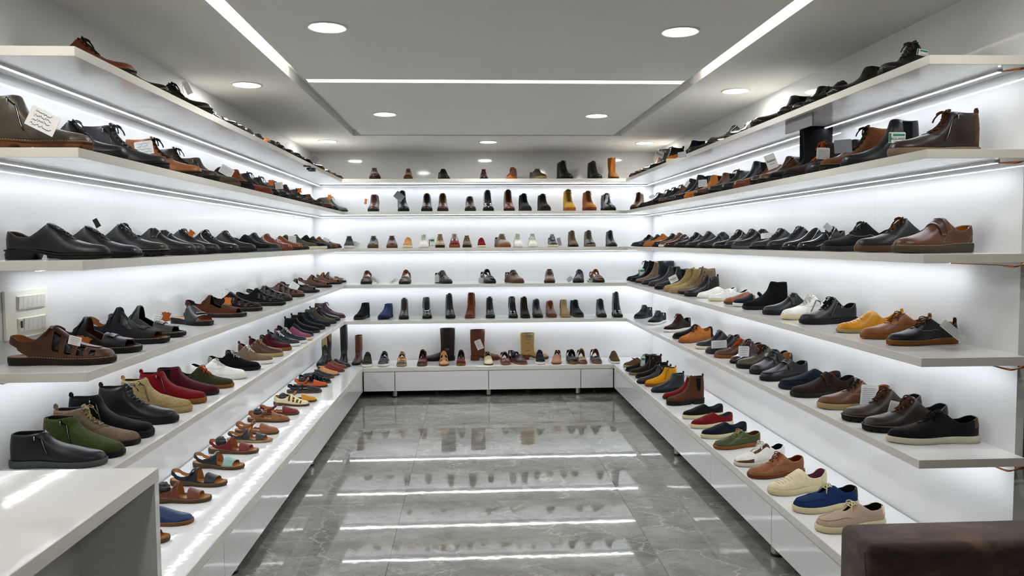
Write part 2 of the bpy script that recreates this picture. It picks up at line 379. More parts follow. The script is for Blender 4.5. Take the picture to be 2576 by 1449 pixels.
# ================================================================== footwear
def pchip(xs, ys, x):
    xs = np.asarray(xs, float); ys = np.asarray(ys, float); h = np.diff(xs); dl = np.diff(ys)/h
    d = np.zeros(len(xs)); d[0] = dl[0]; d[-1] = dl[-1]
    for i in range(1, len(xs)-1):
        if dl[i-1]*dl[i] > 0: w1 = 2*h[i]+h[i-1]; w2 = h[i]+2*h[i-1]; d[i] = (w1+w2)/(w1/dl[i-1]+w2/dl[i])
    x = np.clip(x, xs[0], xs[-1]); i = np.clip(np.searchsorted(xs, x)-1, 0, len(xs)-2)
    t = (x-xs[i])/h[i]
    return (1+2*t)*(1-t)**2*ys[i]+t*(1-t)**2*h[i]*d[i]+t*t*(3-2*t)*ys[i+1]+t*t*(t-1)*h[i]*d[i+1]
WT = {'r': ([0, .012, .04, .09, .17, .33, .48, .6, .7, .8, .88, .94, .978, 1], [0, .042, .082, .108, .122, .116, .13, .152, .163, .158, .138, .106, .066, 0]),
      'p': ([0, .012, .04, .09, .17, .33, .48, .6, .7, .8, .88, .94, .978, 1], [0, .04, .078, .104, .116, .104, .118, .142, .15, .136, .108, .076, .045, 0]),
      's': ([0, .012, .04, .09, .17, .33, .48, .6, .7, .8, .88, .94, .978, 1], [0, .048, .09, .112, .122, .112, .126, .148, .16, .158, .146, .124, .09, 0])}
def wid(x, k='r'): return pchip(*WT[k], x)
def cen(x): return 0.016*np.sin((np.asarray(x)-0.28)*2.6)
# rows: t, x bottom, x top, half width of the top edge, z of the top edge
LOW = [(0, .025, .045, 0, .262), (.03, .035, .055, .05, .262), (.09, .09, .10, .09, .252), (.17, .17, .18, .104, .222), (.25, .25, .26, .1, .218), (.32, .32, .33, .088, .25), (.37, .37, .385, .068, .29), (.41, .415, .425, .05, .318),
       (.48, .48, .485, .04, .292), (.54, .545, .545, .032, .256), (.6, .605, .6, .024, .224), (.645, .65, .645, 0, .204), (.72, .725, .72, 0, .178), (.8, .8, .8, 0, .158), (.87, .87, .868, 0, .147), (.93, .93, .925, 0, .133), (.97, .968, .958, 0, .112), (1, .985, .978, 0, .075)]
SLIP = [(0, .025, .04, 0, .255), (.03, .035, .05, .05, .255), (.09, .09, .10, .09, .243), (.17, .17, .18, .104, .205), (.26, .26, .27, .105, .19), (.34, .34, .36, .1, .205), (.4, .41, .43, .086, .245), (.44, .455, .46, .055, .272), (.47, .49, .475, .02, .28), (.49, .51, .485, 0, .281),
        (.56, .57, .55, 0, .258), (.63, .64, .625, 0, .222), (.72, .725, .72, 0, .182), (.8, .8, .8, 0, .158), (.87, .87, .868, 0, .146), (.93, .93, .925, 0, .131), (.97, .968, .958, 0, .11), (1, .985, .978, 0, .073)]
MID = [(0, .025, .05, 0, .45), (.03, .035, .055, .045, .45), (.09, .09, .10, .088, .447), (.17, .17, .18, .102, .442), (.24, .24, .25, .1, .445), (.3, .3, .31, .085, .455), (.34, .35, .35, .06, .462), (.38, .4, .37, .036, .465),
       (.43, .45, .39, .034, .41), (.49, .51, .42, .031, .35), (.55, .565, .475, .028, .295), (.61, .62, .55, .023, .245), (.655, .665, .62, 0, .215), (.73, .735, .715, 0, .184), (.81, .81, .8, 0, .162), (.88, .88, .872, 0, .149), (.935, .935, .928, 0, .134), (.972, .97, .96, 0, .112), (1, .985, .978, 0, .075)]
TALL = [(0, .025, .0, 0, 1.0), (.03, .035, .01, .06, 1.0), (.09, .09, .08, .1, 1.0), (.17, .17, .20, .135, 1.0), (.24, .24, .31, .135, 1.0), (.3, .32, .42, .105, 1.0), (.34, .37, .47, .055, 1.0), (.37, .41, .495, 0, 1.0),
        (.42, .45, .475, 0, .78), (.47, .49, .445, 0, .58), (.52, .535, .425, 0, .42), (.57, .58, .455, 0, .325), (.62, .63, .525, 0, .262), (.67, .68, .61, 0, .222), (.74, .74, .705, 0, .188), (.81, .81, .795, 0, .164), (.88, .88, .87, 0, .15), (.935, .935, .928, 0, .135), (.972, .97, .96, 0, .112), (1, .985, .978, 0, .075)]
def closed(rows, t0, drop=0.0):
    """close the throat from t0 on: no gap between the edges"""
    return [(t, xb, xt, (0 if t >= t0-1e-6 else y), z) for t, xb, xt, y, z in rows]
FRONT = {'dress': .58, 'heel': .5, 'flat': .8, 'cup': .86, 'lug': .82, 'wedge': .9}
def sole_top(kind, th, x):
    x = np.asarray(x, float); k = np.clip((x-.25)/.35, 0, 1); k = k*k*(3-2*k)
    return th*(1-(1-FRONT[kind])*k)+(.035*np.clip(1-x/.6, 0, 1)**1.2 if kind == 'wedge' else 0)+.06*np.maximum(0, x-.8)**1.6
class Form:
    """surface between the feather line on the sole and the top edge; u -1..1 runs over the foot, t 0..1 from heel to toe"""
    def __init__(s, rows, H=None, z0=0.06, shape='r', pinch=0.0, toe=1.0, wide=1.0, top=None):
        s.top = top
        zf = float(top(.9))-.003 if top else z0
        A = np.array(rows, float); s.r = A; z = A[:, 4].copy(); base = z.max()
        if H:
            lo = .205; k = (H-lo)/(base-lo); z = np.where(z > lo, lo+(z-lo)*k, z)
        z = np.where(A[:, 0] > .62, zf+(z-.06)*toe, z+(zf-.06)*.5)
        s.z = z; s.z0 = z0; s.shape = shape; s.pinch = pinch; s.wide = wide; s.H = float(z.max())
    def base(s, t):
        A = s.r; f = lambda c: pchip(A[:, 0], c, t)
        xb, xt, yt, zt = f(A[:, 1]), f(A[:, 2]), np.maximum(0, f(A[:, 3])), f(s.z)
        yb = wid((xb-.02)/.968, s.shape)*.95*s.wide
        return xb, xt, yb, yt*s.wide, zt
    def __call__(s, t, u, off=0.0):
        t = np.asarray(t, float); u = np.asarray(u, float)
        P = s.pt(t, u)
        if off:
            e = 2e-3
            a = s.pt(np.clip(t+e, 0, 1), u)-s.pt(np.clip(t-e, 0, 1), u); b = s.pt(t, np.clip(u+e, -1, 1))-s.pt(t, np.clip(u-e, -1, 1))
            n = np.cross(a, b); L = np.linalg.norm(n, axis=-1, keepdims=True); L[L < 1e-12] = 1; n = n/L
            c = np.array([.45, 0, .1]); d = np.sum(n*(P-c), -1, keepdims=True); n = np.where(d < 0, -n, n)
            P = P+n*off
        return P
    def pt(s, t, u):
        xb, xt, yb, yt, zt = s.base(t); q = 1-np.abs(u); sg = np.where(u < 0, -1.0, 1.0)
        c = np.clip(1-yt/.1, 0, 1)**.8
        f1 = np.sin(q*PI/2)**.92; g1 = np.cos(q*PI/2)**.86
        f = (1-c)*q+c*f1
        g0 = 1-q**1.6
        g = (1-c)*g0+c*g1
        y = yt+(yb-yt)*g+ (1-c)*0.010*np.sin(PI*q)
        y = np.where((q > .999), yt, y)
        zb = (s.top(xb) if s.top else s.z0)-.006
        z = zb+(zt-zb)*f
        x = xb+(xt-xb)*f**1.15
        x = x - .012*np.sin(PI*np.clip(q, 0, 1))*np.clip(1-t/.08, 0, 1)
        if s.pinch: y = y*(1-s.pinch*np.exp(-((z-.33)/.13)**2)*np.clip((.7-t)/.2, 0, 1))
        return np.stack([x, cen(x)+sg*y, z+ .06*np.maximum(0, x-.8)**1.6*f], -1)
def T(n): # station spacing, denser at heel and toe
    a = np.linspace(0, 1, n); return a-0.085*np.sin(2*PI*a)
def grid_faces(a, b, flip=False):
    F = []
    for i in range(a-1):
        for j in range(b-1):
            q = (i*b+j, (i+1)*b+j, (i+1)*b+j+1, i*b+j+1); F.append(q[::-1] if flip else q)
    return F
def upper_mesh(fm, n=44, m=8, keep=None, zones=()):
    ts = T(n); us = np.concatenate([np.linspace(-1, 0, m+1), np.linspace(0, 1, m+1)])
    us[m] = -1e-9
    G = fm(ts[:, None]*np.ones(len(us)), np.ones(n)[:, None]*us)
    V = G.reshape(-1, 3); k = len(us); F = []; I = []
    _, _, _, yt, _ = fm.base(ts)
    for i in range(n-1):
        for j in range(k-1):
            if j == m and max(yt[i], yt[i+1]) > .004: continue
            tc = (ts[i]+ts[i+1])/2; uc = (us[j]+us[j+1])/2; q = 1-abs(uc)
            if keep and not keep(tc, q, uc): continue
            F.append((i*k+j, (i+1)*k+j, (i+1)*k+j+1, i*k+j+1)); mi = 0
            for (t0, t1, s0, s1, idx) in zones:
                if t0 <= tc <= t1 and s0 <= q <= s1: mi = idx
            I.append(mi)
    # merge the coincident heel line, toe line and closed ridge
    key = {}; mp = []; W = []
    for v in V:
        kk = (round(v[0], 4), round(v[1]/.0016), round(v[2], 4))
        if kk not in key: key[kk] = len(W); W.append(v)
        mp.append(key[kk])
    FF = []; II = []
    for f, i in zip(F, I):
        g = []
        for a in f:
            if mp[a] not in g: g.append(mp[a])
        if len(g) > 2: FF.append(tuple(g)); II.append(i)
    return W, FF, II
def outline(n, shape, wide=1.0, out=0.0):
    a = np.linspace(0, 2*PI, n, endpoint=False); x = .5-.5*np.cos(a); sg = np.where(a < PI, 1.0, -1.0)
    y = wid(x, shape)*wide
    X = .5+(x-.5)*(1+2*out); Y = cen(x)+sg*(y+out*np.clip(y/.06, 0, 1))
    return X, Y, x
def sole_mesh(kind, th=.06, shape='r', wide=1.0, n=88):
    """kind: flat, dress (block heel and arch), lug, wedge, cup, heel"""
    if kind == 'lug': n = 132
    X, Y, x = outline(n, shape, wide)
    spring = .10*np.maximum(0, x-.76)**1.5
    z1 = sole_top(kind, th, x)
    z0 = spring.copy()
    if kind in ('dress', 'heel'):
        up = th*.62 if kind == 'dress' else th*.72
        z0 = z0+up*np.clip((x-.27)/.012, 0, 1)*np.clip(1-(x-.30)/.22, 0, 1)**.8
        z0 = z0+np.where(x > .3, th*.10, 0)*np.clip(1-(x-.52)/.1, 0, 1)
    if kind == 'lug':
        tooth = (np.modf(x*15)[0] < .36); z0 = z0+np.where(tooth, min(.03, th*.42), 0)
        z0 = np.where((x > .31) & (x < .40), np.maximum(z0, th*.45), z0)
    if kind == 'wedge': z0 = z0+.012*np.exp(-((x-.42)/.09)**2)
    cxl = np.stack([X, Y], 1); c = np.array([.5, 0.0])
    def ring(ins, z):
        d = np.stack([(X-.5), (Y-cen(x))], 1); L = np.linalg.norm(d, axis=1, keepdims=True); dd = cxl-ins*d/np.maximum(L, 1e-6)
        return np.column_stack([dd, z])
    bulge = {'cup': -.004, 'flat': -.002, 'wedge': -.006}.get(kind, 0.0)
    R = [ring(.022, z0), ring(.004, z0+.004), ring(bulge, z0*.5+z1*.5)]
    if kind in ('dress', 'lug', 'heel'): R += [ring(.010, z1-.020), ring(.009, z1-.017), ring(-.006, z1-.015), ring(-.007, z1-.003), ring(.004, z1)]
    else: R += [ring(-.001, z1-.006), ring(.005, z1)]
    R += [ring(.03, z1-.001)]
    V = np.concatenate(R); F = []
    for r in range(len(R)-1):
        for k in range(n): F.append((r*n+k, (r+1)*n+k, (r+1)*n+(k+1) % n, r*n+(k+1) % n))
    last = (len(R)-1)*n
    for k in range(n//2-1):
        F.append((k, k+1, n-k-2, n-k-1) if k else (0, 1, n-1)); a = last
        if k: F.append((a+k, a+n-k-1, a+n-k-2, a+k+1))
        else: pass
    return V, [f for f in F if len(set(f)) > 2]
def tube(P, r, n=6, cap=True):
    P = np.asarray(P, float); m = len(P); Tn = np.gradient(P, axis=0); Tn /= np.maximum(np.linalg.norm(Tn, axis=1, keepdims=True), 1e-9)
    up = np.array([0, 0, 1.0]); V = []
    for p, t in zip(P, Tn):
        a = np.cross(t, up); 
        if np.linalg.norm(a) < .1: a = np.cross(t, [0, 1, 0])
        a /= np.linalg.norm(a); b = np.cross(t, a); rr = r if not isinstance(r, tuple) else r
        ra, rb = (r, r) if not isinstance(r, tuple) else r
        for k in range(n): V.append(p+ra*math.cos(2*PI*k/n)*a+rb*math.sin(2*PI*k/n)*b)
    F = [(i*n+k, i*n+(k+1) % n, (i+1)*n+(k+1) % n, (i+1)*n+k) for i in range(m-1) for k in range(n)]
    if cap: F += [tuple(range(n))[::-1], tuple((m-1)*n+k for k in range(n))]
    return V, F
def smoothline(pts, n=14):
    pts = np.asarray(pts, float); s = np.linspace(0, 1, len(pts)); q = np.linspace(0, 1, n)
    return np.column_stack([pchip(s, pts[:, i], q) for i in range(3)])
def patch(fm, c, off=.009, nt=8, nu=8, thick=.007):
    """band lying on the upper: c = ((t,u) x4) corners a-b along the first edge, d-c along the other"""
    (a, b, cc, d) = [np.array(q, float) for q in c]
    p = np.linspace(0, 1, nt)[:, None]; q = np.linspace(0, 1, nu)[None, :]
    t = (1-p)*((1-q)*a[0]+q*b[0])+p*((1-q)*d[0]+q*cc[0]); u = (1-p)*((1-q)*a[1]+q*b[1])+p*((1-q)*d[1]+q*cc[1])
    A = fm(t, u, off); B = fm(t, u, off-thick)
    V = np.concatenate([A.reshape(-1, 3), B.reshape(-1, 3)]); N = nt*nu
    F = grid_faces(nt, nu)+[tuple(N+k for k in f[::-1]) for f in grid_faces(nt, nu)]
    ed = [i*nu for i in range(nt)]+[(nt-1)*nu+j for j in range(1, nu)]+[i*nu+nu-1 for i in range(nt-2, -1, -1)]+[j for j in range(nu-2, 0, -1)]
    F += [(ed[k], ed[(k+1) % len(ed)], N+ed[(k+1) % len(ed)], N+ed[k]) for k in range(len(ed))]
    return V, F
def laces(fm, t0, t1, rows, r=.0075, bow=True, flat=False):
    m = MB(); ts = np.linspace(t0, t1, rows)
    def edge(t, sg, ex=.014):
        xb, xt, yb, yt, zt = [float(v) for v in fm.base(np.array(t))]
        q = 1-ex/.14; p = fm(np.array([t]), np.array([sg*(1-q)]), .006)[0]; return p
    rr = (r*1.5, r*.7) if flat else r
    for k, t in enumerate(ts):
        a, b = edge(t, -1), edge(t, 1); mid = (a+b)/2; mid[2] += .012; mid[0] += .004
        m.add(*tube(smoothline([a, a*.6+mid*.4+[0, 0, .004], mid, b*.6+mid*.4+[0, 0, .004], b], 9), rr, 6))
        if k < rows-1:
            c = edge(ts[k+1], 1)
            for s1, s2 in ((a, c), (b, edge(ts[k+1], -1))):
                md = (s1+s2)/2; md[2] += .016; m.add(*tube(smoothline([s1, md, s2], 7), rr, 5))
    if bow:
        a, b = edge(t0, -1), edge(t0, 1); k = (a+b)/2+np.array([.012, 0, .02])
        for sg in (-1, 1):
            m.add(*tube(smoothline([k, k+[.012, sg*.04, .012], k+[.035, sg*.075, -.002], k+[.05, sg*.06, -.022], k+[.025, sg*.025, -.006], k], 14), rr, 5))
            m.add(*tube(smoothline([k, k+[.035, sg*.03, -.01], k+[.07, sg*.07, -.06], k+[.08, sg*.085, -.10]], 10), rr, 5))
        m.add(*tube([k+[0, -.014, 0], k+[0, .014, 0]], .013, 6))
    return m
def tongue(fm, t0, t1, lift=.035):
    n, k = 12, 7; ts = np.linspace(t0, t1, n); xb, xt, yb, yt, zt = fm.base(ts)
    V = []
    for i in range(n):
        L = lift*np.clip((.25-i/(n-1))/.25, 0, 1)
        for j in range(k):
            q = (j/(k-1)-.5)*2; V.append((xt[i]-L*.55, cen(xt[i])+q*(max(yt[i], .012)+.014), zt[i]-.012+L+.010*(1-q*q)))
    return V, grid_faces(n, k, True)

# materials of the shoes -------------------------------------------------
COL = dict(blk='17181a', bk2='222427', nvy='1d2636', blu='27406f', dbr='38281f', brn='633b24', mbr='704526', cog='8f5831', tan='a8662f', rst='7a3f22', red='7d151c', drd='5a1620', bur='471d24', olv='4a4a2c', ogr='4c5a27', tau='83705a', bei='a38d63', crm='d8cda6', wht='e4e2da', gry='62666a', dgr='35383b',
           org='b54a1f', mus='c08423', yel='c79a3c', sil='9a9a98', gum='8a5526', sol='d9d2bd', gld='b98a63', kha='5d5443', tgr='2a3634', mnt='8fb0a6', pnk='8d5064', tea='1b2a33', bbr='6d5034', smk='4a4d4c', ltn='c08a57', flo='b98e78', twd='b8a28e', wal='4c3a2c', bge='b3925c', grn='2f6a4a', kbk='2c2a26')
FIN = dict(l=(.36, .38, 1, .18), s=(.95, .1, 0, .3), p=(.13, .5, 1, .03), t=(.9, .12, 0, .5), r=(.62, .25, 0, .1), m=(.22, .5, 1, .08))
MC = {}
def smat(code):
    if code in MC: return MC[code]
    c, f = code.split('.'); rough, spec, kind, bs = FIN[f]
    m, nt, b = newmat('%s %s' % ({'l': 'leather', 's': 'suede', 'p': 'polished leather', 't': 'textile', 'r': 'rubber', 'm': 'metallic leather'}[f], c))
    tc = nd(nt, 'ShaderNodeTexCoord'); oi = nd(nt, 'ShaderNodeObjectInfo')
    n1 = nd(nt, 'ShaderNodeTexNoise', i_Scale=26.0 if f == 's' else 9.0, i_Detail=6.0, i_Roughness=0.6); nt.links.new(tc.outputs['Object'], n1.inputs['Vector'])
    base = lin(COL[c]); mean_ = sum(base[:3])/3; base = tuple(max(.0005, mean_+(x-mean_)*1.06) for x in base[:3])+(1,); mx = max(base[:3]); ks = .34+1.6*min(mx, .35); base = tuple(x*ks for x in base[:3])+(1,); lo = tuple(x*(.94 if mx > .45 else .72 if f in 'ls' else .88) for x in base[:3])+(1,); hi = tuple(min(1, x*(1.22 if f in 'ls' else 1.05)) for x in base[:3])+(1,)
    cc = mix_rgb(nt, ramp(nt, n1.outputs[0], [(.3, (0, 0, 0, 1)), (.7, (1, 1, 1, 1))]), lo, hi)
    nt.links.new(cc, b.inputs['Base Color']); b.inputs['Roughness'].default_value = rough; b.inputs['Specular IOR Level'].default_value = spec
    if f == 'm': b.inputs['Metallic'].default_value = .75
    if f == 's': b.inputs['Sheen Weight'].default_value = .12; b.inputs['Sheen Roughness'].default_value = .5
    n2 = nd(nt, 'ShaderNodeTexNoise', i_Scale=260.0 if f != 't' else 420.0, i_Detail=2.0); nt.links.new(tc.outputs['Object'], n2.inputs['Vector'])
    bump(nt, b, n2.outputs[0], bs, .0012)
    MC[code] = m; return m
M_ZIP = plain('zip metal', 'a9a9a6', .3, 1.0)
M_PAPER = plain('crumpled dark paper', '26282c', .45)
M_STITCH = plain('pale stitching thread', 'b8a582', .8)
M_STITD = plain('dark seam thread', '1a1512', .8)

# every kind of shoe is assembled once per combination of shape options and then copied -------------
PROTO = {}
def assemble(key, kind, H, sole, opts):
    """list of (part name, mesh, slot codes, solidify)"""
    P = []
    sk, th = sole; has = lambda o: o in opts
    shape = 'p' if has('pt') else ('s' if has('sq') else 'r')
    wide = .92 if has('slim') else 1.0
    def part(name, V, F, slots, solid=0.0, I=None, smooth=True, sub=None):
        me = bpy.data.meshes.new(name); me.from_pydata([tuple(map(float, v)) for v in V], [], [tuple(int(a) for a in f) for f in F])
        for s_ in slots: me.materials.append(None)
        if I is not None: me.polygons.foreach_set('material_index', I)
        if smooth: me.polygons.foreach_set('use_smooth', [True]*len(me.polygons))
        me.update(); P.append((name, me, slots, solid, sub)); return len(P)-1
    keep = None; zones = []; pinch = 0
    if kind in ('derby', 'sneaker', 'moc', 'velcro'):
        rows = LOW if kind in ('derby', 'sneaker') or has('lace') else closed(LOW, .41)
        if kind == 'velcro' : rows = closed(LOW, .43)
    elif kind in ('slip', 'loafer', 'clog'): rows = SLIP
    elif kind in ('boot', 'combat'): rows = MID
    elif kind in ('chelsea', 'zip'): rows = closed(MID, .38)
    elif kind == 'tall': rows = TALL; pinch = .22
    elif kind == 'west': rows = TALL; pinch = .12
    elif kind == 'fish': rows = closed(LOW, .41)
    elif kind == 'sport': rows = closed(LOW, .37)
    elif kind in ('strap', 'slide', 'mary'): rows = closed(SLIP, .4)
    z0 = th+(.02 if sk == 'wedge' else 0)
    fm = Form(rows, H, z0, shape, pinch, .85 if has('slim') else 1.0, wide, lambda x: sole_top(sk, th, x))
    if kind == 'fish':
        win = [(.16, .30, 0, .62), (.445, .515, .16, .78), (.57, .635, .16, .80), (.69, .75, .16, .80), (.80, .855, .18, .62)]
        def keep(t, q, u):
            if t < .14 and q < .58: return False
            if .14 <= t < .25 and q < .5-(t-.14)*4: return False
            return not any(a <= t <= b and s0 <= q <= s1 for a, b, s0, s1 in win[1:])
    if kind == 'sport':
        def keep(t, q, u):
            if t > .865: return q < .12 or (t < .9 and q > .75)
            if t < .13: return q > .55
            if t < .30: return q > .62-(t-.13)*3.2 and not (q > .9)
            if t < .40: return True
            if t < .62: return q < .34 or (t < .44)
            return True
    if kind == 'strap':   # two bands over the foot and a heel band
        def keep(t, q, u):
            if t > .84 or (.52 < t < .66 and q > .12) or (.52 < t < .66): return q < .08 and t < .86
            if t < .12: return .5 < q < .95
            if t < .26: return .42-(t-.12)*2.5 < q < .93-(t-.12)*1.5
            if t < .36: return q < .8 if has('ankle') else q < .9
            return True
    if kind == 'slide':
        def keep(t, q, u): return .36 < t < .84 and not (.565 < t < .61 and q > .1)
        if has('one'):
            def keep(t, q, u): return .48 < t < .84
    if kind == 'clog' or has('mule'):
        def keep(t, q, u): return t > .31
    if kind == 'mary':    # closed toe, open waist, ankle strap
        def keep(t, q, u):
            if t > .60: return True
            if t < .12: return q > (.3 if not has('ankle') else .45)
            if t < .32: return q < .93 and q > max(0, .3-(t-.12)*2)
            if t < .42: return q > .55 or q < .2
            return q < .10
        if has('cream'):
            def keep(t, q, u): return not any(a < t < b and .2 < q < .85 for a, b in ((.44, .52), (.58, .64), (.69, .74), (.79, .83)))
    slots = ['U', 'A']
    if has('cap'): zones.append((.845, 1.0, 0, 1, 1))
    if has('guard'): zones += [(.72, 1.0, 0, .38, 1)]
    if has('counter'): zones += [(0, .13, 0, 1.01, 1)]
    if has('counterhi'): zones += [(0, .10, .5, 1.01, 1)]
    if has('eyestay'): zones += [(.36, .66, .72, 1.01, 1)]
    if has('shaft2'): zones += [(0, .47, .52, 1.01, 1)]
    if has('toe2'): zones += [(.62, 1.0, 0, 1.01, 1)]
    if has('flowers'): pass
    W, F, I = upper_mesh(fm, 140 if keep else 50, 26 if keep else 9, keep, zones)
    part('upper', W, F, ['U', 'A', 'N'], .011, I)
    # sole
    V, F = sole_mesh(sk, th, shape, wide)
    sidx = part('sole', V, F, ['S'])
    if sk == 'heel' or has('block'):
        m = MB(); hh = th
        X, Y, x = outline(64, shape, wide*.96)
    # footbed
    n = 48; X, Y, x = outline(n, shape, wide*.93); k = .955
    z1 = sole_top(sk, th, x)+.004
    V = np.column_stack([.5+(X-.5)*k, Y, z1]); V2 = V.copy(); V2[:, 2] -= .01; c = [.5, 0, th+.004]
    V = np.concatenate([V, V2]); F = [(k_, (k_+1) % n, n+(k_+1) % n, n+k_)[::-1] for k_ in range(n)]
    for k_ in range(n//2-1): F.append(((0, 1, n-1) if k_ == 0 else (k_, k_+1, n-k_-2, n-k_-1))[::-1])
    part('insole', V, F, ['I'])
    if (kind in ('derby', 'sneaker', 'boot', 'combat') or has('lace')) and kind != 'moc':
        t1 = .60 if kind in ('derby', 'sneaker') else .615; t0 = .42 if kind in ('derby', 'sneaker') else .39
        nrow = 5 if kind in ('derby', 'sneaker') else (8 if kind == 'combat' else 6)
        if has('few'): nrow = 3
        ti = part('tongue', *tongue(fm, t0-.01, .665, .006 if kind in ('derby', 'sneaker') else .03), ['U'], .01)
        L = laces(fm, t0+.005, t1, nrow, .0085 if has('thick') else .0065, not has('nobow'), has('flat'))
        part('laces', L.V, L.F, ['L'])
    if kind == 'moc':
        m = laces(fm, .45, .52, 2, .0075, True); 
        if has('lace'): part('laces', m.V, m.F, ['L'])
        line = [fm(np.array([t]), np.array([u]), .004)[0] for t, u in [(.56, -.62), (.66, -.5), (.76, -.44), (.85, -.42), (.92, -.36), (.95, -.2), (.955, 0), (.95, .2), (.92, .36), (.85, .42), (.76, .44), (.66, .5), (.56, .62)]]
        m = MB(); m.add(*tube(smoothline(line, 40), .0065, 6)); part('apron_seam', m.V, m.F, ['U'])
    if kind == 'loafer':
        line = [fm(np.array([t]), np.array([u]), .003)[0] for t, u in [(.52, -.6), (.66, -.5), (.78, -.42), (.88, -.4), (.94, -.25), (.955, 0), (.94, .25), (.88, .4), (.78, .42), (.66, .5), (.52, .6)]]
        m = MB(); m.add(*tube(smoothline(line, 36), .005, 6)); part('apron_seam', m.V, m.F, ['U'])
        V, F = patch(fm, ((.54, -.75), (.54, .75), (.60, .75), (.60, -.75)), .010, 5, 16); part('strap', V, F, ['A'])
    if kind == 'velcro' or has('vstrap'):
        for t in ((.44, .52),) if not has('two') else ((.415, .475), (.515, .575)):
            V, F = patch(fm, ((t[0], -.62), (t[0], .78), (t[1], .72), (t[1], -.55)), .014, 6, 18, .010); part('strap', V, F, ['A'])
    if kind == 'sport':
        V, F = patch(fm, ((.33, -.35), (.33, .62), (.395, .62), (.395, -.35)), .014, 6, 16, .010); part('strap', V, F, ['A'])
        V, F = patch(fm, ((.66, -.3), (.66, .5), (.73, .5), (.73, -.3)), .014, 6, 16, .010); part('strap', V, F, ['A'])
    if kind == 'fish':
        V, F = patch(fm, ((.36, -.25), (.36, .72), (.43, .66), (.43, -.25)), .014, 6, 16, .010); part('strap', V, F, ['A'])
        V, F = patch(fm, ((.44, -.17), (.44, .17), (.86, .12), (.86, -.12)), .008, 18, 6, .008); part('centre_band', V, F, ['U'])
    if kind == 'strap' and not has('ankle'):
        V, F = patch(fm, ((.40, -.4), (.40, .6), (.48, .6), (.48, -.4)), .014, 6, 16, .010); part('strap', V, F, ['A'])
    if kind == 'slide':
        for t in ((.43, .49), (.69, .75)): V, F = patch(fm, ((t[0], -.25), (t[0], .55), (t[1], .5), (t[1], -.25)), .014, 5, 12, .010); part('strap', V, F, ['A'])
    if has('ankle'):
        # ankle strap rising from the waist and crossing over the instep
        zc = .27
        for sg in (-1, 1):
            pts = [(.33, sg*.105, z0), (.36, sg*.10, .15), (.41, sg*.07, .25), (.44, 0, .292), (.42, -sg*.05, .27)]
            m = MB(); m.add(*tube(smoothline([(a, b+cen(a), c) for a, b, c in pts], 16), (.024, .006), 8)); part('ankle_strap', m.V, m.F, ['A'])
    if has('zip'):
        sg = -1 if has('zl') else 1
        tt = (.30, .36) if kind in ('zip', 'chelsea', 'boot', 'combat', 'tall') else (.33, .36)
        for s_ in ((-1,) if has('zl') else (1,)):
            a0 = fm(np.linspace(tt[0]-.01, .45 if kind not in ('derby', 'sneaker') else .55, 16), s_*np.linspace(.05, .84, 16), .006)
            m = MB(); m.add(*tube(a0, (.011, .005), 6), 0); zi = part('zipper', m.V, m.F, ['Z'])
            m = MB(); m.add(*tube(a0[:]+[0, s_*.004, .001], (.0035, .004), 6), 0)
            p = a0[1]; m.box(p[0]-.006, p[0]+.006, p[1]+s_*.006, p[1]+s_*.012, p[2]-.045, p[2]); part('zip_teeth', m.V, m.F, ['Y'], 0, None, True, zi)
    if kind == 'chelsea' or has('gore'):
        for s_ in (1, -1):
            V, F = patch(fm, ((.15, s_*.03), (.27, s_*.03), (.25, s_*.62), (.17, s_*.62)), .006, 6, 8, .006); part('elastic_panel', V, F, ['E'])
    if has('tab'):
        _, xt, _, _, zt = [float(v) for v in fm.base(np.array(0.0))]
        m = MB(); m.add(*tube(smoothline([(xt+.004, 0, zt-.05), (xt-.012, 0, zt+.0), (xt-.008, 0, zt+.055), (xt+.010, 0, zt+.055), (xt+.012, 0, zt), (xt+.012, 0, zt-.04)], 14), (.017, .005), 6)); part('pull_tab', m.V, m.F, ['A'])
    if has('fur') or has('cuff'):
        _, xt, _, yt, zt = fm.base(T(30)); rr = .022 if has('fur') else .012; sel = T(30) < (.39 if kind != 'tall' else .37)
        xt, yt, zt = xt[sel], yt[sel], zt[sel]
        L = [(a, cen(a)+b, c+.004) for a, b, c in zip(xt, yt, zt)]; Rr = [(a, cen(a)-b, c+.004) for a, b, c in zip(xt, yt, zt)]
        rs = np.random.RandomState(3); path = np.array(L[::-1]+Rr[1:]); 
        if has('fur'): path = path+rs.normal(0, .004, path.shape)
        m = MB(); V, F = tube(path, rr, 10); V = np.array(V)
        if has('fur'): V = V+rs.normal(0, .006, V.shape)
        m.add(V, F); part('collar_cuff', m.V, m.F, ['A'])
    if has('stuff'):
        rs = np.random.RandomState(5); ts_ = np.linspace(.30, .84, 14); us_ = np.linspace(-.8, .8, 11)
        G = fm(ts_[:, None]*np.ones(11), np.ones(14)[:, None]*us_, -.026)+rs.normal(0, .006, (14, 11, 3)); G[:, :, 2] = np.maximum(G[:, :, 2], z0+.01)
        part('stuffing_paper', G.reshape(-1, 3), grid_faces(14, 11), ['N'], 0, None, False)
    if has('stuff2'):
        rs = np.random.RandomState(9); V = []; n1, n2 = 10, 14
        for i in range(n1):
            a = PI*(i+.5)/n1
            for j in range(n2):
                b_ = 2*PI*j/n2; r_ = 1+rs.normal(0, .08); V.append((.25+.11*math.sin(a)*math.cos(b_)*r_, .07*math.sin(a)*math.sin(b_)*r_, z0+.13+.10*math.cos(a)*r_))
        F = [(i*n2+j, (i+1)*n2+j, (i+1)*n2+(j+1) % n2, i*n2+(j+1) % n2) for i in range(n1-1) for j in range(n2)]+[tuple(range(n2)), tuple((n1-1)*n2+j for j in range(n2))[::-1]]
        part('stuffing_paper', V, F, ['N'], 0, None, False)
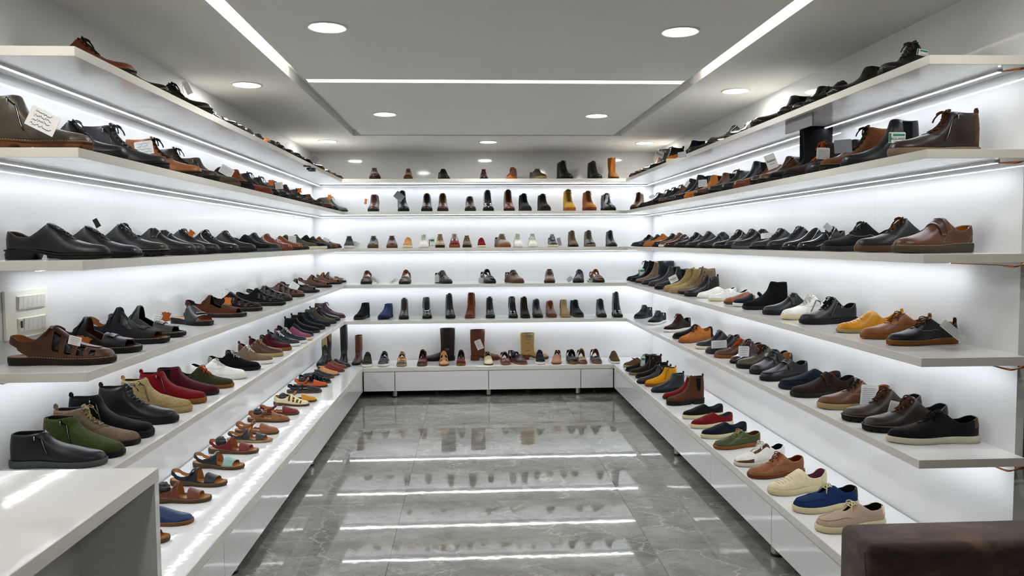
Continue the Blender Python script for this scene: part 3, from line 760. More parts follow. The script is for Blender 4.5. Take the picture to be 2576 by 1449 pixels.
    if has('stitch'):
        n = 120; X, Y, x = outline(n, shape, wide*.985); m = MB()
        for k_ in range(0, n):
            if abs(x[k_]-.5) > .497: continue
            j_ = (k_+1) % n; a = np.array([X[k_], Y[k_], sole_top(sk, th, x[k_])+.001]); b_ = np.array([X[j_], Y[j_], sole_top(sk, th, x[j_])+.001])
            m.add(*tube([a, a+(b_-a)*.6], .0028, 4))
        part('welt_stitching', m.V, m.F, ['Q'])
    if has('seam'):
        lines = [[(.66, 0), (.62, .30), (.56, .52), (.44, .66), (.34, .5)]] if kind in ('derby', 'sneaker', 'boot', 'combat') else [[(.36, .1), (.36, .4), (.42, .7), (.5, .95)]]
        lines.append([(.0, .55), (.07, .56), (.12, .66), (.16, .95)])
        for ln in lines:
            tt = pchip(np.linspace(0, 1, len(ln)), [a for a, _ in ln], np.linspace(0, 1, 22)); uu = pchip(np.linspace(0, 1, len(ln)), [b for _, b in ln], np.linspace(0, 1, 22))
            for s_ in (-1, 1): part('seam_stitching', *tube(fm(tt, s_*uu, .001), .0016, 4), ['X'])
    if has('holes'):
        m = MB()
        for i in range(5):
            for j in range(-2, 3):
                p = fm(np.array([.66+i*.05]), np.array([j*.12+.04*(i % 2)]), .0015)[0]; m.cyl(p[0], p[1], p[2]-.003, p[2]+.001, .006, 8)
        part('perforation', m.V, m.F, ['D'])
    if has('flowers'):
        m = MB(); c0 = (.76, 0.0)
        for (tc_, uc_) in ((.80, -.22), (.72, .18), (.80, .38)):
            for a in range(7):
                d_ = 2*PI*a/7; t_ = tc_+np.array([.012, .035])*math.cos(d_); u_ = uc_+np.array([.03, .10])*math.sin(d_)
                m.add(*tube(fm(np.linspace(t_[0], t_[1], 4), np.linspace(u_[0], u_[1], 4), .001), (.006, .003), 5))
        part('cutout_flower', m.V, m.F, ['D'])
    if has('buckles') or has('buckle'):
        zs = [(.92, 0), (.78, 0), (.64, 0), (.36, .02)] if has('buckles') else ([(.36, 0)] if kind in ('tall', 'west') else [(.3, 0)])
        for zz, _ in zs:
            z_ = zz*fm.H/ (1 if kind in ('tall', 'west') else 1.2)
            for s_ in (1, -1):
                y_ = .12 if zz < .5 else .115
                # find the surface at that height
                uu = np.linspace(.0, 1, 60); pp = fm(np.full(60, .22), s_*uu); k_ = int(np.argmin(abs(pp[:, 2]-z_))); p = pp[k_]
                m = MB(); q_ = smoothline([(p[0]-.10, p[1]-s_*.006, z_-.01), (p[0], p[1]+s_*.008, z_), (p[0]+.10, p[1]-s_*.004, z_+.01)], 9); m.add(*tube(q_, (.006, .022), 6)); b_i = part('buckle_strap', m.V, m.F, ['A'])
                m = MB(); yy = p[1]+s_*.016
                fr = [(p[0]-.022, yy, z_-.028), (p[0]+.022, yy, z_-.028), (p[0]+.022, yy, z_+.028), (p[0]-.022, yy, z_+.028), (p[0]-.022, yy, z_-.028)]
                for a, b_ in zip(fr[:-1], fr[1:]): m.add(*tube([a, b_], .005, 6))
                m.add(*tube([(p[0]-.022, yy, z_), (p[0]+.022, yy, z_)], .003, 5)); part('buckle', m.V, m.F, ['Y'], 0, None, True, b_i)
                if has('ring'):
                    m = MB(); a = np.linspace(0, 2*PI, 18); m.add(*tube(np.column_stack([p[0]+.06+.032*np.cos(a), np.full(18, yy-.001*s_), z_+.032*np.sin(a)]), .005, 6, False)); part('harness_ring', m.V, m.F, ['Y'], 0, None, True, b_i)
    if has('eyelets'):
        t0, t1, nr = (.42, .60, 5) if kind in ('derby', 'sneaker') else (.395, .61, 6); m = MB()
        for t in np.linspace(t0, t1, nr):
            for s_ in (-1, 1):
                p = fm(np.array([t]), np.array([s_*.11]), .004)[0]; a = np.linspace(0, 2*PI, 9)
                m.add(*tube(np.column_stack([p[0]+.007*np.cos(a), np.full(9, p[1]), p[2]+.007*np.sin(a)]), .0028, 5, False))
        part('eyelet_row', m.V, m.F, ['Y'])
    if has('bowtie'):
        p = fm(np.array([.62]), np.array([0.0]), .02)[0]; m = MB()
        for sg in (-1, 1): m.add(*tube(smoothline([p, p+[.02, sg*.05, .03], p+[0, sg*.11, .015], p+[-.02, sg*.07, -.005], p], 14), (.02, .009), 6))
        m.add(*tube([p+[0, -.02, 0], p+[0, .02, 0]], .018, 8)); part('bow', m.V, m.F, ['A'])
    return P
DEFC = {'I': 'bbr.l', 'N': 'kbk.t', 'E': 'blk.t', 'Z': 'blk.t', 'D': 'blk.t'}
def shoe(name, kind, cols, L, H, sole, opts, loc, rz, label, cat, group=None, tilt=None):
    """cols: U upper, A accent, S sole, I insole, L laces, N lining"""
    key = (kind, H, sole, tuple(sorted(opts)))
    if key not in PROTO: PROTO[key] = assemble(key, kind, H, sole, opts)
    e = empty(name, loc, label, cat, group, rz)
    if tilt: e.rotation_euler = (tilt[0], tilt[1], rz)
    made = []
    for (pn, me, slots, solid, sub) in PROTO[key]:
        o = bpy.data.objects.new(pn, me); C.objects.link(o)
        o.parent = e if sub is None else made[sub]
        if sub is None: o.scale = (L, L, L); o.location = (-L/2, 0, 0)
        for k, s_ in enumerate(slots):
            o.material_slots[k].link = 'OBJECT'
            if s_ == 'Y': mm = M_ZIP
            elif s_ == 'Q': mm = M_STITCH
            elif s_ == 'X': mm = M_STITCH if 'xl' in opts else M_STITD
            elif s_ == 'N' and pn == 'stuffing_paper': mm = M_PAPER
            else:
                if s_ == 'N' and cols.get('I'): cols.setdefault('N', cols['I'])
                code = cols.get(s_) or {'A': cols['U'], 'L': cols.get('A', cols['U'])}.get(s_) or DEFC.get(s_, 'blk.r')
                mm = smat(code)
            o.material_slots[k].material = mm
        if solid:
            md = o.modifiers.new('thickness', 'SOLIDIFY'); md.thickness = solid; md.offset = -1
            if pn == 'upper': md.material_offset = 2; md.use_rim = True; md.material_offset_rim = 0
        made.append(o)
    return e

# ================================================================== the shoes on display
SOLE = {'d': 'dress', 'l': 'lug', 'f': 'flat', 'c': 'cup', 'w': 'wedge'}
NAME = dict(derby='lace_up_shoe', sneaker='sneaker', moc='moccasin', velcro='strap_shoe', loafer='loafer', slip='slip_on_shoe', clog='clog', boot='lace_boot', combat='combat_boot', chelsea='ankle_boot', zip='zip_boot', tall='tall_boot', west='western_boot', fish='fisherman_sandal', sport='sport_sandal', strap='strap_sandal', slide='slide_sandal', mary='closed_toe_sandal')
def category(k): return 'boot' if k in ('boot', 'combat', 'chelsea', 'zip', 'tall', 'west') else ('sandal' if k in ('fish', 'sport', 'strap', 'slide', 'mary') else 'shoe')
ORD = ['first', 'second', 'third', 'fourth', 'fifth', 'sixth', 'seventh', 'eighth', 'ninth', 'tenth', 'eleventh', 'twelfth', 'thirteenth', 'fourteenth', 'fifteenth', 'sixteenth', 'seventeenth', 'eighteenth', 'nineteenth', 'twentieth'] + ['twenty-'+x for x in ('first', 'second', 'third', 'fourth', 'fifth', 'sixth')]
LV = {1: 'top shelf', 2: 'second shelf', 3: 'third shelf', 4: 'fourth shelf', 5: 'fifth shelf', 6: 'bench'}
def colours(txt):
    d = {}
    for k, part in enumerate(txt.split(',')):
        if '=' in part: a, b = part.split('='); d[a] = b
        else: d['US'[k]] = part
    return d
def short(desc, place):
    if len((desc+' '+place).replace('-', ' ').split()) > 16: desc = desc.split(' with ')[0]
    return desc
def find_y(u, X, Z):
    v = 620.0
    for _ in range(6):
        p = at(u, v, X=X); v += (p[2]-Z)*F_PX/p[1]
    return at(u, v, X=X)[1]
def px_of(p):
    q = np.array([p[0], p[1], p[2]-EYE]); d = q@FW
    return 1288+F_PX*(q@RR)/d, 724.5-F_PX*(q@UU)/d
SHOES = {}
def side_row(side, level, text):
    rows = [r for r in text.strip().split('\n') if r.strip()]
    Z = ZS[level] if level < 6 else ZB
    sg = 1 if side == 'left' else -1
    wall = WL if side == 'left' else WR; edge = XL if side == 'left' else XR
    if level == 6: edge = BL if side == 'left' else BR
    for n, r in enumerate(rows):
        pos, L, H, kind, sole, cols, opts, desc = [x.strip() for x in r.split(';')]
        pos = [float(x) for x in pos.split(',')]; L = float(L); H = float(H)
        if len(pos) > 1 and pos[1] > 0: p = at(pos[0], pos[1], Z=Z); x, y = p[0], p[1]
        else: x = edge-sg*.008; y = find_y(pos[0], x, Z)
        a = 0.0
        if len(pos) > 2 and pos[2] > 0:
            best = 1e9
            for k in range(-40, 41):
                ang = math.radians(k); hx, hy = x-sg*L*math.cos(ang), y-sg*L*math.sin(ang)
                u, v = px_of((hx, hy, Z+.04))
                if abs(u-pos[2]) < best: best = abs(u-pos[2]); a = ang
        elif len(pos) > 3: a = math.radians(pos[3])
        cx, cy = x-sg*L/2*math.cos(a), y-sg*L/2*math.sin(a)
        ex = L/2*math.cos(a)+.17*L*abs(math.sin(a))*.8
        # inside the wall and on the board
        room = abs(edge-wall)-.004
        if level < 6 and 2*ex > room: ex = room/2
        lo, hi = wall+sg*(ex+.006), edge-sg*(ex-.012)
        if sg > 0: cx = min(max(cx, lo), max(hi, lo))
        else: cx = max(min(cx, lo), min(hi, lo))
        opts = [o for o in opts.split() if o]
        if 'zip' in opts and side == 'left': opts.append('zl')
        place = '%s from near end, %s wall, %s' % (ORD[n], side, LV[level]) if level < 6 else '%s from near end, %s bench' % (ORD[n], side)
        desc = short(desc, place)
        e = shoe(NAME[kind], kind, colours(cols), L, H, (SOLE[sole[0]], float(sole[1:])/100), opts, (cx, cy, Z+.0003), a+(0 if side == 'left' else PI),
                 desc+', '+place, category(kind), 'footwear along the %s wall' % side)
        SHOES[(side, level, n)] = e
def far_row(level, text, front=True, where=None):
    rows = [r for r in text.strip().split('\n') if r.strip()]
    Z = ZS[level] if level < 6 else ZB
    for n, r in enumerate(rows):
        pos, kind, sole, cols, opts, desc = [x.strip() for x in r.split(';')]
        pos = [float(x) for x in pos.split(',')]; u, w_, vt, vb = pos[:4]; yaw = math.radians(pos[4]) if len(pos) > 4 else 0.0
        if level <= 3: y = YS+.012; x = at(u, vb, Y=y)[0]
        else: p = at(u, vb, Z=Z); x, y = p[0], p[1]
        L = min(max(w_*y/F_PX/.345, .225), .29)
        if len(pos) > 5: L = pos[5]
        h = (vb-vt)*(y+L*.4)/F_PX
        H = min(max(h/L, .27), 1.35)
        a = -PI/2+yaw
        cx, cy = x-L/2*math.cos(a)*0.6, y-L/2*math.sin(a)
        ey = abs(L/2*math.sin(a))+.17*L*abs(math.cos(a))
        cy = min(max(cy, (YS if level < 6 else BY)+ey-.006), YB-ey-.008)
        if level == 6: cy = BY+ey+.012
        opts = [o for o in opts.split() if o]
        place = '%s from left, far wall, %s' % (ORD[n], LV[level]) if level < 6 else '%s from left %s, far bench' % (ORD[n], where)
        desc = short(desc, place)
        e = shoe(NAME[kind], kind, colours(cols), L, round(H, 3), (SOLE[sole[0]], float(sole[1:])/100), opts, (cx, cy, Z+.0003), a, desc+', '+place, category(kind), 'footwear along the far wall')
        SHOES[('far', level if front else 7, n)] = e

side_row('left', 1, '''
341,0;.29;.40;derby;l9;rst.l,kbk.r,L=dbr.t;thick seam;cognac lace-up low boot with dark laces
428,0;.29;.33;slip;d8;blk.p,blk.r;pt;plain black leather shoe with smooth rounded toe
534,0;.29;.42;derby;l12;blk.l,blk.r,L=blk.t;seam stitch thick;black thick-soled lace-up with tan welt stitching
602,0;.28;.36;velcro;d8;blk.p,blk.r;;shiny black strapped shoe
619,0;.28;.33;derby;d8;blk.p,blk.r;seam;shiny black lace-up shoe
637,0;.28;.34;loafer;d8;blk.p,blk.r,A=sil.m;;black loafer with a silver metallic strap
663,0;.28;.32;loafer;d8;blk.p,blk.r;;black polished loafer
683,0;.28;.32;loafer;d8;cog.l,blk.r;;reddish brown loafer
698,0;.28;.33;derby;f8;blk.l,blk.r;seam;black lace-up shoe
719,0;.28;.34;derby;f8;blk.p,blk.r;seam;polished black lace-up shoe
741,0;.28;.35;velcro;f8;blk.l,blk.r;;black strap shoe
760,0;.28;.37;derby;l9;blk.l,blk.r;seam;black chunky lace-up shoe
788,0;.28;.35;derby;f8;blk.s,blk.r;;black suede lace-up shoe with a large tag
817,0;.28;.33;sneaker;f9;dbr.l,mbr.r;;dark brown shoe with brown sole rim
833,0;.28;.33;derby;d8;blk.l,brn.r;;black shoe with brown welt
849,0;.28;.32;loafer;d8;dbr.p,blk.r;;polished dark brown loafer
864,0;.28;.31;slip;f8;dbr.p,mbr.r;stitch;dark brown slip-on shoe with tan rim
''')
side_row('left', 2, '''
232,0;.30;.50;zip;l10;kha.l,mbr.r,A=kha.l;zip stitch seam;large olive brown zip boot with brown sole
322,0;.29;.40;derby;f9;blk.l,blk.r;seam;black leather low lace-up shoe
425,0;.30;.50;boot;l10;bk2.l,blk.r;zip seam eyelets thick;black laced zip boot
510,0;.30;.50;boot;l10;cog.l,dbr.r,L=dbr.t;seam thick;cognac lace-up boot with dark sole and white tag
553,0;.29;.47;boot;l10;dbr.l,blk.r,L=dbr.t;seam;dark brown lace-up boot
605,0;.29;.46;zip;f9;kha.s,bbr.r;zip;dark olive ankle boot with honey coloured sole
641,0;.29;.40;moc;l9;dbr.s,blk.r;;dark brown apron-toe low boot with white tag
687,0;.29;.47;chelsea;f8;rst.s,rst.r;;rust tan chelsea boot with tall front
706,0;.28;.46;boot;l10;blk.l,blk.r;;black laced ankle boot
731,0;.28;.45;boot;l10;bk2.l,blk.r;;charcoal laced boot with orange leather tag
760,0;.28;.44;boot;l10;dbr.l,kbk.r;;dark brown laced boot
777,0;.28;.42;derby;l10;bur.l,dbr.r;;reddish brown chunky low shoe
790,0;.28;.46;zip;l10;blk.l,blk.r;zip;black zip ankle boot
810,0;.28;.44;boot;l10;dbr.l,blk.r,L=blk.t;;very dark brown laced boot
839,0;.28;.42;chelsea;l9;brn.l,blk.r;;brown chelsea boot with dark sole
852,0;.28;.34;derby;f9;dbr.l,blk.r;;dark brown low shoe
873,0,0,-28;.28;.50;boot;l10;kha.l,blk.r;stitch;dark olive lace boot standing in the corner with orange tag
''')
side_row('left', 3, '''
281,0;.298;.35;derby;d10;blk.l,blk.r,I=brn.l;seam pt few nobow;black leather derby with plain toe and low block heel
357,0;.29;.35;derby;d9;blk.l,blk.r;seam sq few nobow;black square-toed derby with a small black tag
426,0;.29;.37;derby;l10;bk2.l,blk.r;seam stitch thick eyelets;black rugged lace-up with tan welt stitching
496,0;.29;.36;velcro;f9;blk.l,blk.r;;black leather shoe with broad strap
519,0;.29;.34;velcro;f9;bk2.l,blk.r;seam;dark grey-black strap shoe
555,0;.285;.35;derby;f9;blk.l,blk.r;seam;black lace-up with orange leather tag
603,0;.28;.36;derby;f9;blk.p,blk.r;seam eyelets;glossy black derby with many eyelets
646,0;.28;.36;derby;f9;blk.l,blk.r;seam eyelets;matt black derby with eyelets
687,0;.28;.33;loafer;f8;blk.s,gry.r;;black apron loafer with grey sole
709,0;.28;.35;derby;f8;bk2.l,gry.r;;black casual lace-up with grey sole
737,0;.28;.34;derby;f8;rst.p,rst.r;seam;glossy reddish brown lace-up
764,0;.28;.33;slip;f8;rst.p,dbr.r;;cognac leather slip-on with high tongue
778,0;.28;.33;derby;f8;dbr.l,dbr.r;;dark brown shoe with white card tag
800,0;.28;.34;derby;c9;kha.s,sol.r;;olive brown lace-up with pale sole
823,0;.28;.34;sneaker;c9;bk2.s,sol.r,L=blk.t;;black lace-up with pale sole
836,0;.27;.33;derby;f8;bk2.l,dgr.r;;black low lace-up
850,0;.27;.33;derby;f8;mbr.l,brn.r;;mid brown lace-up
860,0;.27;.31;loafer;f8;brn.l,dbr.r;;brown loafer
''')
side_row('left', 4, '''
291,913,22;.30;.36;fish;f8;brn.l,dbr.r,I=tan.l,A=brn.l;stitch stuff xl;brown leather closed-toe fisherman sandal
351,885;.29;.40;sport;f8;blk.l,blk.r,I=brn.l;stitch;black two-strap sandal with orange leather tag
412,862;.29;.44;sport;w7;dgr.s,blk.r,I=tan.l;stitch stuff;black and grey sandal with two grey straps
459,847;.285;.42;sport;w7;smk.l,blk.r,I=blk.l;stitch;dark grey sport sandal with orange tag
526,820,440;.27;.30;slide;f9;blk.l,blk.r,I=tan.l;one;black slide with a single broad band
600,797;.29;.36;sport;f8;brn.s,dbr.r,I=blk.l,A=kha.s;stitch;brown and rust sport sandal
655,782;.28;.34;fish;f8;dbr.s,blk.r;stitch stuff;dark brown woven fisherman sandal with orange tag
719,768;.28;.34;fish;f8;bk2.s,blk.r;stitch stuff;dark green-black fisherman sandal
735,757;.28;.33;fish;f8;kbk.l,blk.r;stuff;black-brown fisherman sandal
753,747;.28;.33;fish;f8;brn.l,dbr.r;stuff;chestnut brown fisherman sandal
804,736;.28;.36;sport;f8;dbr.l,blk.r;;dark brown velcro sandal with white tag
830,723;.27;.38;sport;f8;brn.l,blk.r,A=rst.l;;brown sandal with rust straps
838,715;.27;.38;sport;f8;mbr.l,blk.r,A=rst.l;;brown strappy sandal partly hidden
859,711;.27;.36;sport;f8;kha.l,blk.r;;olive brown sandal
''')
side_row('left', 5, '''
231,1169,0,0;.275;.37;zip;f8;bk2.l,gry.r;zip counterhi;black ankle shoe with slanted zip and ribbed toe
305,1149,112;.285;.40;zip;f8;ogr.s,blk.r,A=brn.l;zip counterhi seam;moss green suede zip shoe with brown collar
344,1117;.275;.45;boot;f8;tau.s,blk.r,L=bei.t;flat eyelets tab seam;taupe suede lace boot with beige laces
384,1098;.28;.50;zip;c10;blk.s,blk.r;zip tab;black suede zip ankle boot
449,1062;.285;.48;boot;c9;blk.l,blk.r;flat eyelets seam tab;black leather high-top laced boot
483,1035;.27;.48;zip;c10;bei.s,bei.r;zip tab;beige suede zip ankle boot
516,1013;.27;.47;zip;c10;red.s,gum.r,A=red.s;zip tab;bright red suede zip boot with brown sole
546,992;.265;.46;chelsea;f8;drd.s,blk.r;;dark red suede ankle boot
589,974;.265;.36;derby;f8;olv.s,gum.r,L=org.t;flat thick seam;olive suede shoe with orange laces
618,952;.27;.33;sneaker;c9;wht.l,wht.r,L=wht.t;flat seam;white leather sneaker
655,930;.27;.34;sneaker;l8;blk.t,blk.r,A=sil.m;counter seam;black glitter-toe sneaker with silver heel
688,914;.26;.36;sneaker;c9;tau.s,wht.r,L=wht.t,A=kha.s;flat counterhi;taupe sneaker with white laces and white sole
713,896;.26;.36;sneaker;c10;brn.l,bei.r,L=bei.t;zip flat tab;brown leather zip sneaker with beige sole
734,881;.26;.36;sneaker;c9;drd.s,gum.r,L=drd.t,A=brn.l;zip tab;dark red zip sneaker
756,870;.26;.35;sneaker;c8;nvy.l,wht.r,L=wht.t;flat;navy sneaker with white laces
773,863;.26;.37;sneaker;c9;nvy.l,wht.r,L=wht.t;flat zip tab;navy zip sneaker with white laces and sole
787,855;.26;.34;slip;c9;pnk.s,crm.r;;dusty rose slip-on with cream sole
789,846;.255;.36;slip;f8;nvy.s,blu.r;;blue suede slip-on
803,837;.26;.42;zip;f9;blk.s,dgr.r;tab;black suede ankle shoe
818,829;.26;.44;boot;c8;blk.s,blk.r;eyelets tab;black laced ankle boot with metal eyelets
827,821;.26;.44;boot;f8;nvy.s,blk.r;eyelets;midnight blue laced ankle boot
847,814;.26;.46;boot;f8;kha.s,dgr.r,L=blk.t;zip eyelets;olive brown laced zip boot
856,807;.26;.44;boot;f8;bk2.p,blk.r;tab;glossy black laced ankle boot
869,800;.27;.50;boot;f8;bur.l,brn.r,L=bur.t;zip;burgundy brown laced ankle boot
''')
side_row('left', 6, '''
427,1361;.245;.30;strap;w7;blk.l,bbr.r,I=tan.l;stitch;brown-soled sandal almost hidden behind the counter
487,1315;.25;.27;clog;w6;blu.l,gum.r,A=nvy.l,I=tan.l;stitch seam stuff2;blue closed-toe clog with crossed seams
532,1259;.25;.31;strap;w7;rst.l,bbr.r,I=ltn.l;stitch stuff2;rust brown sandal with two broad straps
570,1221,430;.248;.30;strap;w7;nvy.l,bbr.r,I=ltn.l;stitch ankle;navy leather sandal with ankle strap
613,1179,487;.25;.29;strap;w7;nvy.l,bbr.r,I=ltn.l,A=mnt.l;stitch toe2;mint and navy strappy sandal
650,1139,525;.25;.30;strap;w7;red.l,bbr.r,I=ltn.l;stitch stuff2;red leather two-strap sandal
686,1110;.235;.26;strap;w6;smk.l,bei.r,I=ltn.l;ankle;grey strappy sandal
701,1091,592;.245;.28;mary;w6;cog.l,bbr.r,I=ltn.l;ankle stitch;cognac closed-toe sandal with ankle strap
728,1060,623;.245;.28;mary;w6;cog.l,bbr.r,I=ltn.l;ankle flowers stuff2 stitch;cognac sandal with flower cut-outs
753,1042;.24;.28;mary;w6;red.l,bbr.r,I=ltn.l,A=brn.l;ankle flowers;red-toed sandal with brown ankle strap
777,1021,689;.24;.29;mary;w6;crm.l,bbr.r,I=ltn.l;cream stuff2;cream closed-toe sandal with slits
797,1010;.24;.28;mary;w6;mus.l,bbr.r,I=blk.l,A=tan.l;ankle;mustard yellow ankle-strap sandal
810,987;.24;.28;mary;w6;nvy.l,bbr.r,I=blk.l,A=brn.l;ankle flowers;navy-toed sandal with brown straps
824,973;.24;.29;mary;w6;org.l,dbr.r,I=ltn.l;ankle stuff2;orange ankle-strap sandal
833,963;.24;.30;mary;w6;nvy.s,bbr.r;stuff2 cream;blue closed-toe cut-out sandal
841,951;.24;.29;clog;w6;nvy.l,bbr.r;stitch;dark navy leather clog
853,944;.24;.28;clog;w6;ltn.l,bbr.r;ankle;light tan crossed-strap clog
867,935;.24;.30;clog;w6;red.l,bbr.r,I=ltn.l;seam;red leather clog
873,927;.24;.30;clog;w6;rst.l,bbr.r,I=ltn.l;seam;orange-brown leather clog
882,923;.24;.30;clog;w6;blk.l,blk.r;;black leather clog
''')
far_row(1, '''
940,30,419,447,8;sneaker;f11;sil.l,dbr.r,A=brn.l;cap;silver-white shoe with brown toe
1024,26,421,447;sneaker;f11;bei.l,mbr.r,A=brn.l;cap slim;beige shoe with brown toe
1118,27,418,447,10;velcro;d9;blk.l,blk.r;;black strapped shoe with a tag
1217,24,421,447;derby;d9;bur.p,blk.r;pt seam;polished dark red oxford
1285,27,417,447,-12;boot;f9;rst.l,tan.r;;reddish brown laced ankle boot
1362,31,421,447,14;derby;l9;kha.l,bei.r;seam;olive brown laced low boot
1429,30,401,448,10;combat;l9;blk.l,blk.r;;tall black laced boot
1504,27,402,448,8;combat;l9;bk2.l,blk.r;zip;black boot with side zip
1548,24,393,448;tall;f8;tan.s,dbr.r;;narrow tan tall boot
''')
far_row(2, '''
935,34,486,530;chelsea;l10;brn.l,kbk.r;stitch;brown leather boot without laces and orange tag
1013,33,479,530,8;boot;l10;bk2.l,blk.r;thick;black lace boot with large grey tag
1071,31,486,530;boot;l10;dbr.l,blk.r,L=kbk.t;;dark brown lace boot
1112,31,486,530;boot;l10;brn.l,dbr.r,L=brn.t;thick;brown lace boot next to leaning insole
1182,33,494,530;boot;l10;dbr.l,kbk.r,L=kha.t;thick;dark brown low boot with big lace loops
1228,30,478,530;combat;l10;bk2.p,blk.r;;black glossy boot with high tongue
1281,32,477,530;combat;l9;mbr.l,kbk.r,L=kbk.t;;tall brown work boot with hanging laces
1324,33,487,530,4;boot;l10;dgr.s,dgr.r,L=blk.t;;dark grey laced boot
1373,32,488,530,4;boot;l10;dbr.s,kbk.r;;plum brown laced boot
1436,30,477,530;boot;l11;yel.s,tan.r,L=kha.t;thick;yellow nubuck work boot
1489,30,481,530,3;boot;l11;tan.s,rst.r,L=kha.t,A=kbk.l;thick;orange-tan work boot
1538,31,487,530,4;boot;l10;blk.l,blk.r;;black laced boot with side tag
''')
far_row(3, '''
874,28,595,623,5;sneaker;c9;gry.t,wht.r,L=gry.t;;grey textile sneaker in the corner
934,29,595,623;derby;c9;kha.l,mbr.r;seam;olive brown lace-up with brown sole
983,30,595,623,4;derby;c9;brn.l,mbr.r;seam;reddish brown lace-up
1023,26,597,623;slip;c10;ltn.s,crm.r;;light tan slip-on with cream sole
1063,26,592,623;sneaker;c10;wht.l,wht.r,L=wht.t;flat;white trainer next to green tag
1105,26,591,623;sneaker;c10;bei.l,kbk.r,L=bei.t;flat;beige trainer with dark toe rubber
1142,29,591,623;sneaker;c10;red.s,gum.r,A=wht.l,L=wht.t;eyestay flat;red trainer with brown toe rubber
1174,25,595,623;sneaker;c10;tau.s,blk.r,L=bei.t;flat;taupe sneaker with black sole
1211,23,599,623;slip;c9;red.t,crm.r;;bright red slip-on with cream sole
1271,33,592,623,14;sneaker;c10;tau.l,gum.r,L=bei.t;zip flat;brown zip trainer with gum sole
1304,26,591,623;sneaker;c10;wht.l,wht.r,L=wht.t;flat;white trainer with laces and grey toe
1342,25,591,623;sneaker;c10;wht.s,wht.r,L=wht.t;flat;white trainer behind a white tag
1393,25,592,623;sneaker;c9;blk.l,crm.r,L=wht.t;flat;black sneaker with white laces and sole
1445,25,584,623;boot;f9;tau.s,blk.r,L=tau.t;flat;brown high-top sneaker
1488,27,584,623;boot;f10;kha.l,tau.r,L=tau.t,A=blk.p;flat cap;taupe high-top with shiny toe
1543,25,584,623;boot;f9;bk2.l,blk.r;flat;black high-top sneaker
''')
far_row(4, '''
917,31,683,715;sport;f9;dbr.l,blk.r,I=tan.l;;brown and black two-strap sandal with card beside it
1014,31,681,715,-5;sport;f9;kha.l,blk.r,I=tan.l;;olive brown sandal with card at its left
1123,34,683,714,22;fish;f8;dbr.l,blk.r;stuff;dark brown banded fisherman sandal
1234,31,679,714,14;sport;f9;bk2.l,blk.r,I=blk.l;;black sandal beside a silvery tag
1305,34,681,713,22;velcro;f9;brn.l,brn.r;;reddish brown strap shoe
1384,32,679,713,-6;velcro;f9;mbr.l,dbr.r;seam;brown strap shoe with square toe
1456,34,681,712,-14;fish;f9;bk2.l,blk.r;stuff;dark grey fisherman sandal beside white card
1512,29,679,712,8;sport;f9;mbr.l,blk.r,I=tan.l;;brown sandal beside green tag
''')
far_row(5, '''
899,33,767,805,-14;zip;f9;blk.t,dgr.r;slim;black fabric ankle boot
961,32,769,804,-12;zip;f9;blu.s,blk.r;;blue suede ankle boot
1013,27,756,804;combat;l9;dbr.l,blk.r;;dark brown tall laced boot
1073,26,751,802,4;chelsea;l9;blk.p,blk.r;;glossy black boot without laces
1132,27,744,802,4;combat;l9;blk.l,blk.r;eyelets;black laced boot with long hanging laces
1180,27,738,800,-8;chelsea;f7;rst.s,rst.r;;tall rust suede boot
1233,25,752,801;combat;l9;blk.l,blk.r;zip;black laced boot with side zip
1291,25,749,801;chelsea;l9;bk2.p,blk.r;zip;slender glossy black boot
1322,26,752,801;combat;l9;dbr.s,kbk.r;;brown suede laced boot
1354,27,758,800;boot;f9;blk.l,blk.r;eyelets;black pointed ankle boot
1389,27,762,799;boot;f9;rst.l,rst.r,L=rst.t;thick;cognac laced ankle boot
1424,25,757,799;chelsea;f9;bei.s,bei.r;;beige suede ankle boot
1457,28,760,798,6;boot;f9;tea.s,kha.r,L=kbk.t;;dark navy high-top with folded tag
1516,26,757,799,-3;boot;f9;blk.l,blk.r;zip eyelets;black laced high-top with zip
1557,26,739,799,-3;combat;l9;blk.p,blk.r;eyelets;very tall glossy black laced boot
''')
far_row(6, '''
917,28,895,927;slide;c9;olv.s,wht.r,I=bei.l;two stuff;olive two-band sandal with white sole
960,29,891,924,-4;slide;c9;nvy.l,wht.r,I=smk.l;;navy slide with white sole
1008,28,890,922;slide;f8;gld.m,bei.r,I=kha.l;;rose-gold metallic strap sandal
1059,27,885,922,-4;strap;w7;red.l,bbr.r,A=rst.l;stuff2;red and brown two-strap sandal
1115,27,887,921;mary;w6;ltn.l,bbr.r;cream stuff2;tan closed-toe sandal
1158,26,884,919,-3;strap;w7;red.l,gum.r;stuff2;red two-strap sandal
1228,25,885,917;mary;w6;crm.l,bbr.r;stuff2;cream closed-toe sandal before the cognac boot
1272,25,888,917,4;strap;w6;pnk.l,gum.r,A=nvy.l;;purple-blue banded sandal
1312,32,884,916,22;mary;w6;bur.l,gum.r;stuff2;burgundy closed-toe sandal
1359,27,885,916;slide;c9;nvy.s,wht.r;stuff;dark navy two-band slide with white sole
1396,27,880,912,-12;mary;w6;flo.t,gum.r,A=rst.l;ankle;floral print closed-toe sandal
1440,28,882,914;strap;w6;blk.l,gum.r;stuff2;black sandal among the close trio
1466,25,880,915;strap;w6;bei.l,gum.r,I=mbr.l;;beige strap sandal with open toe
1503,27,881,915;strap;w6;dgr.l,gum.r,I=rst.l;ankle;dark grey strappy sandal
1550,26,887,915;slip;c8;bbr.t,wht.r;mule;olive canvas clog with white sole
''', True, 'in the front row')
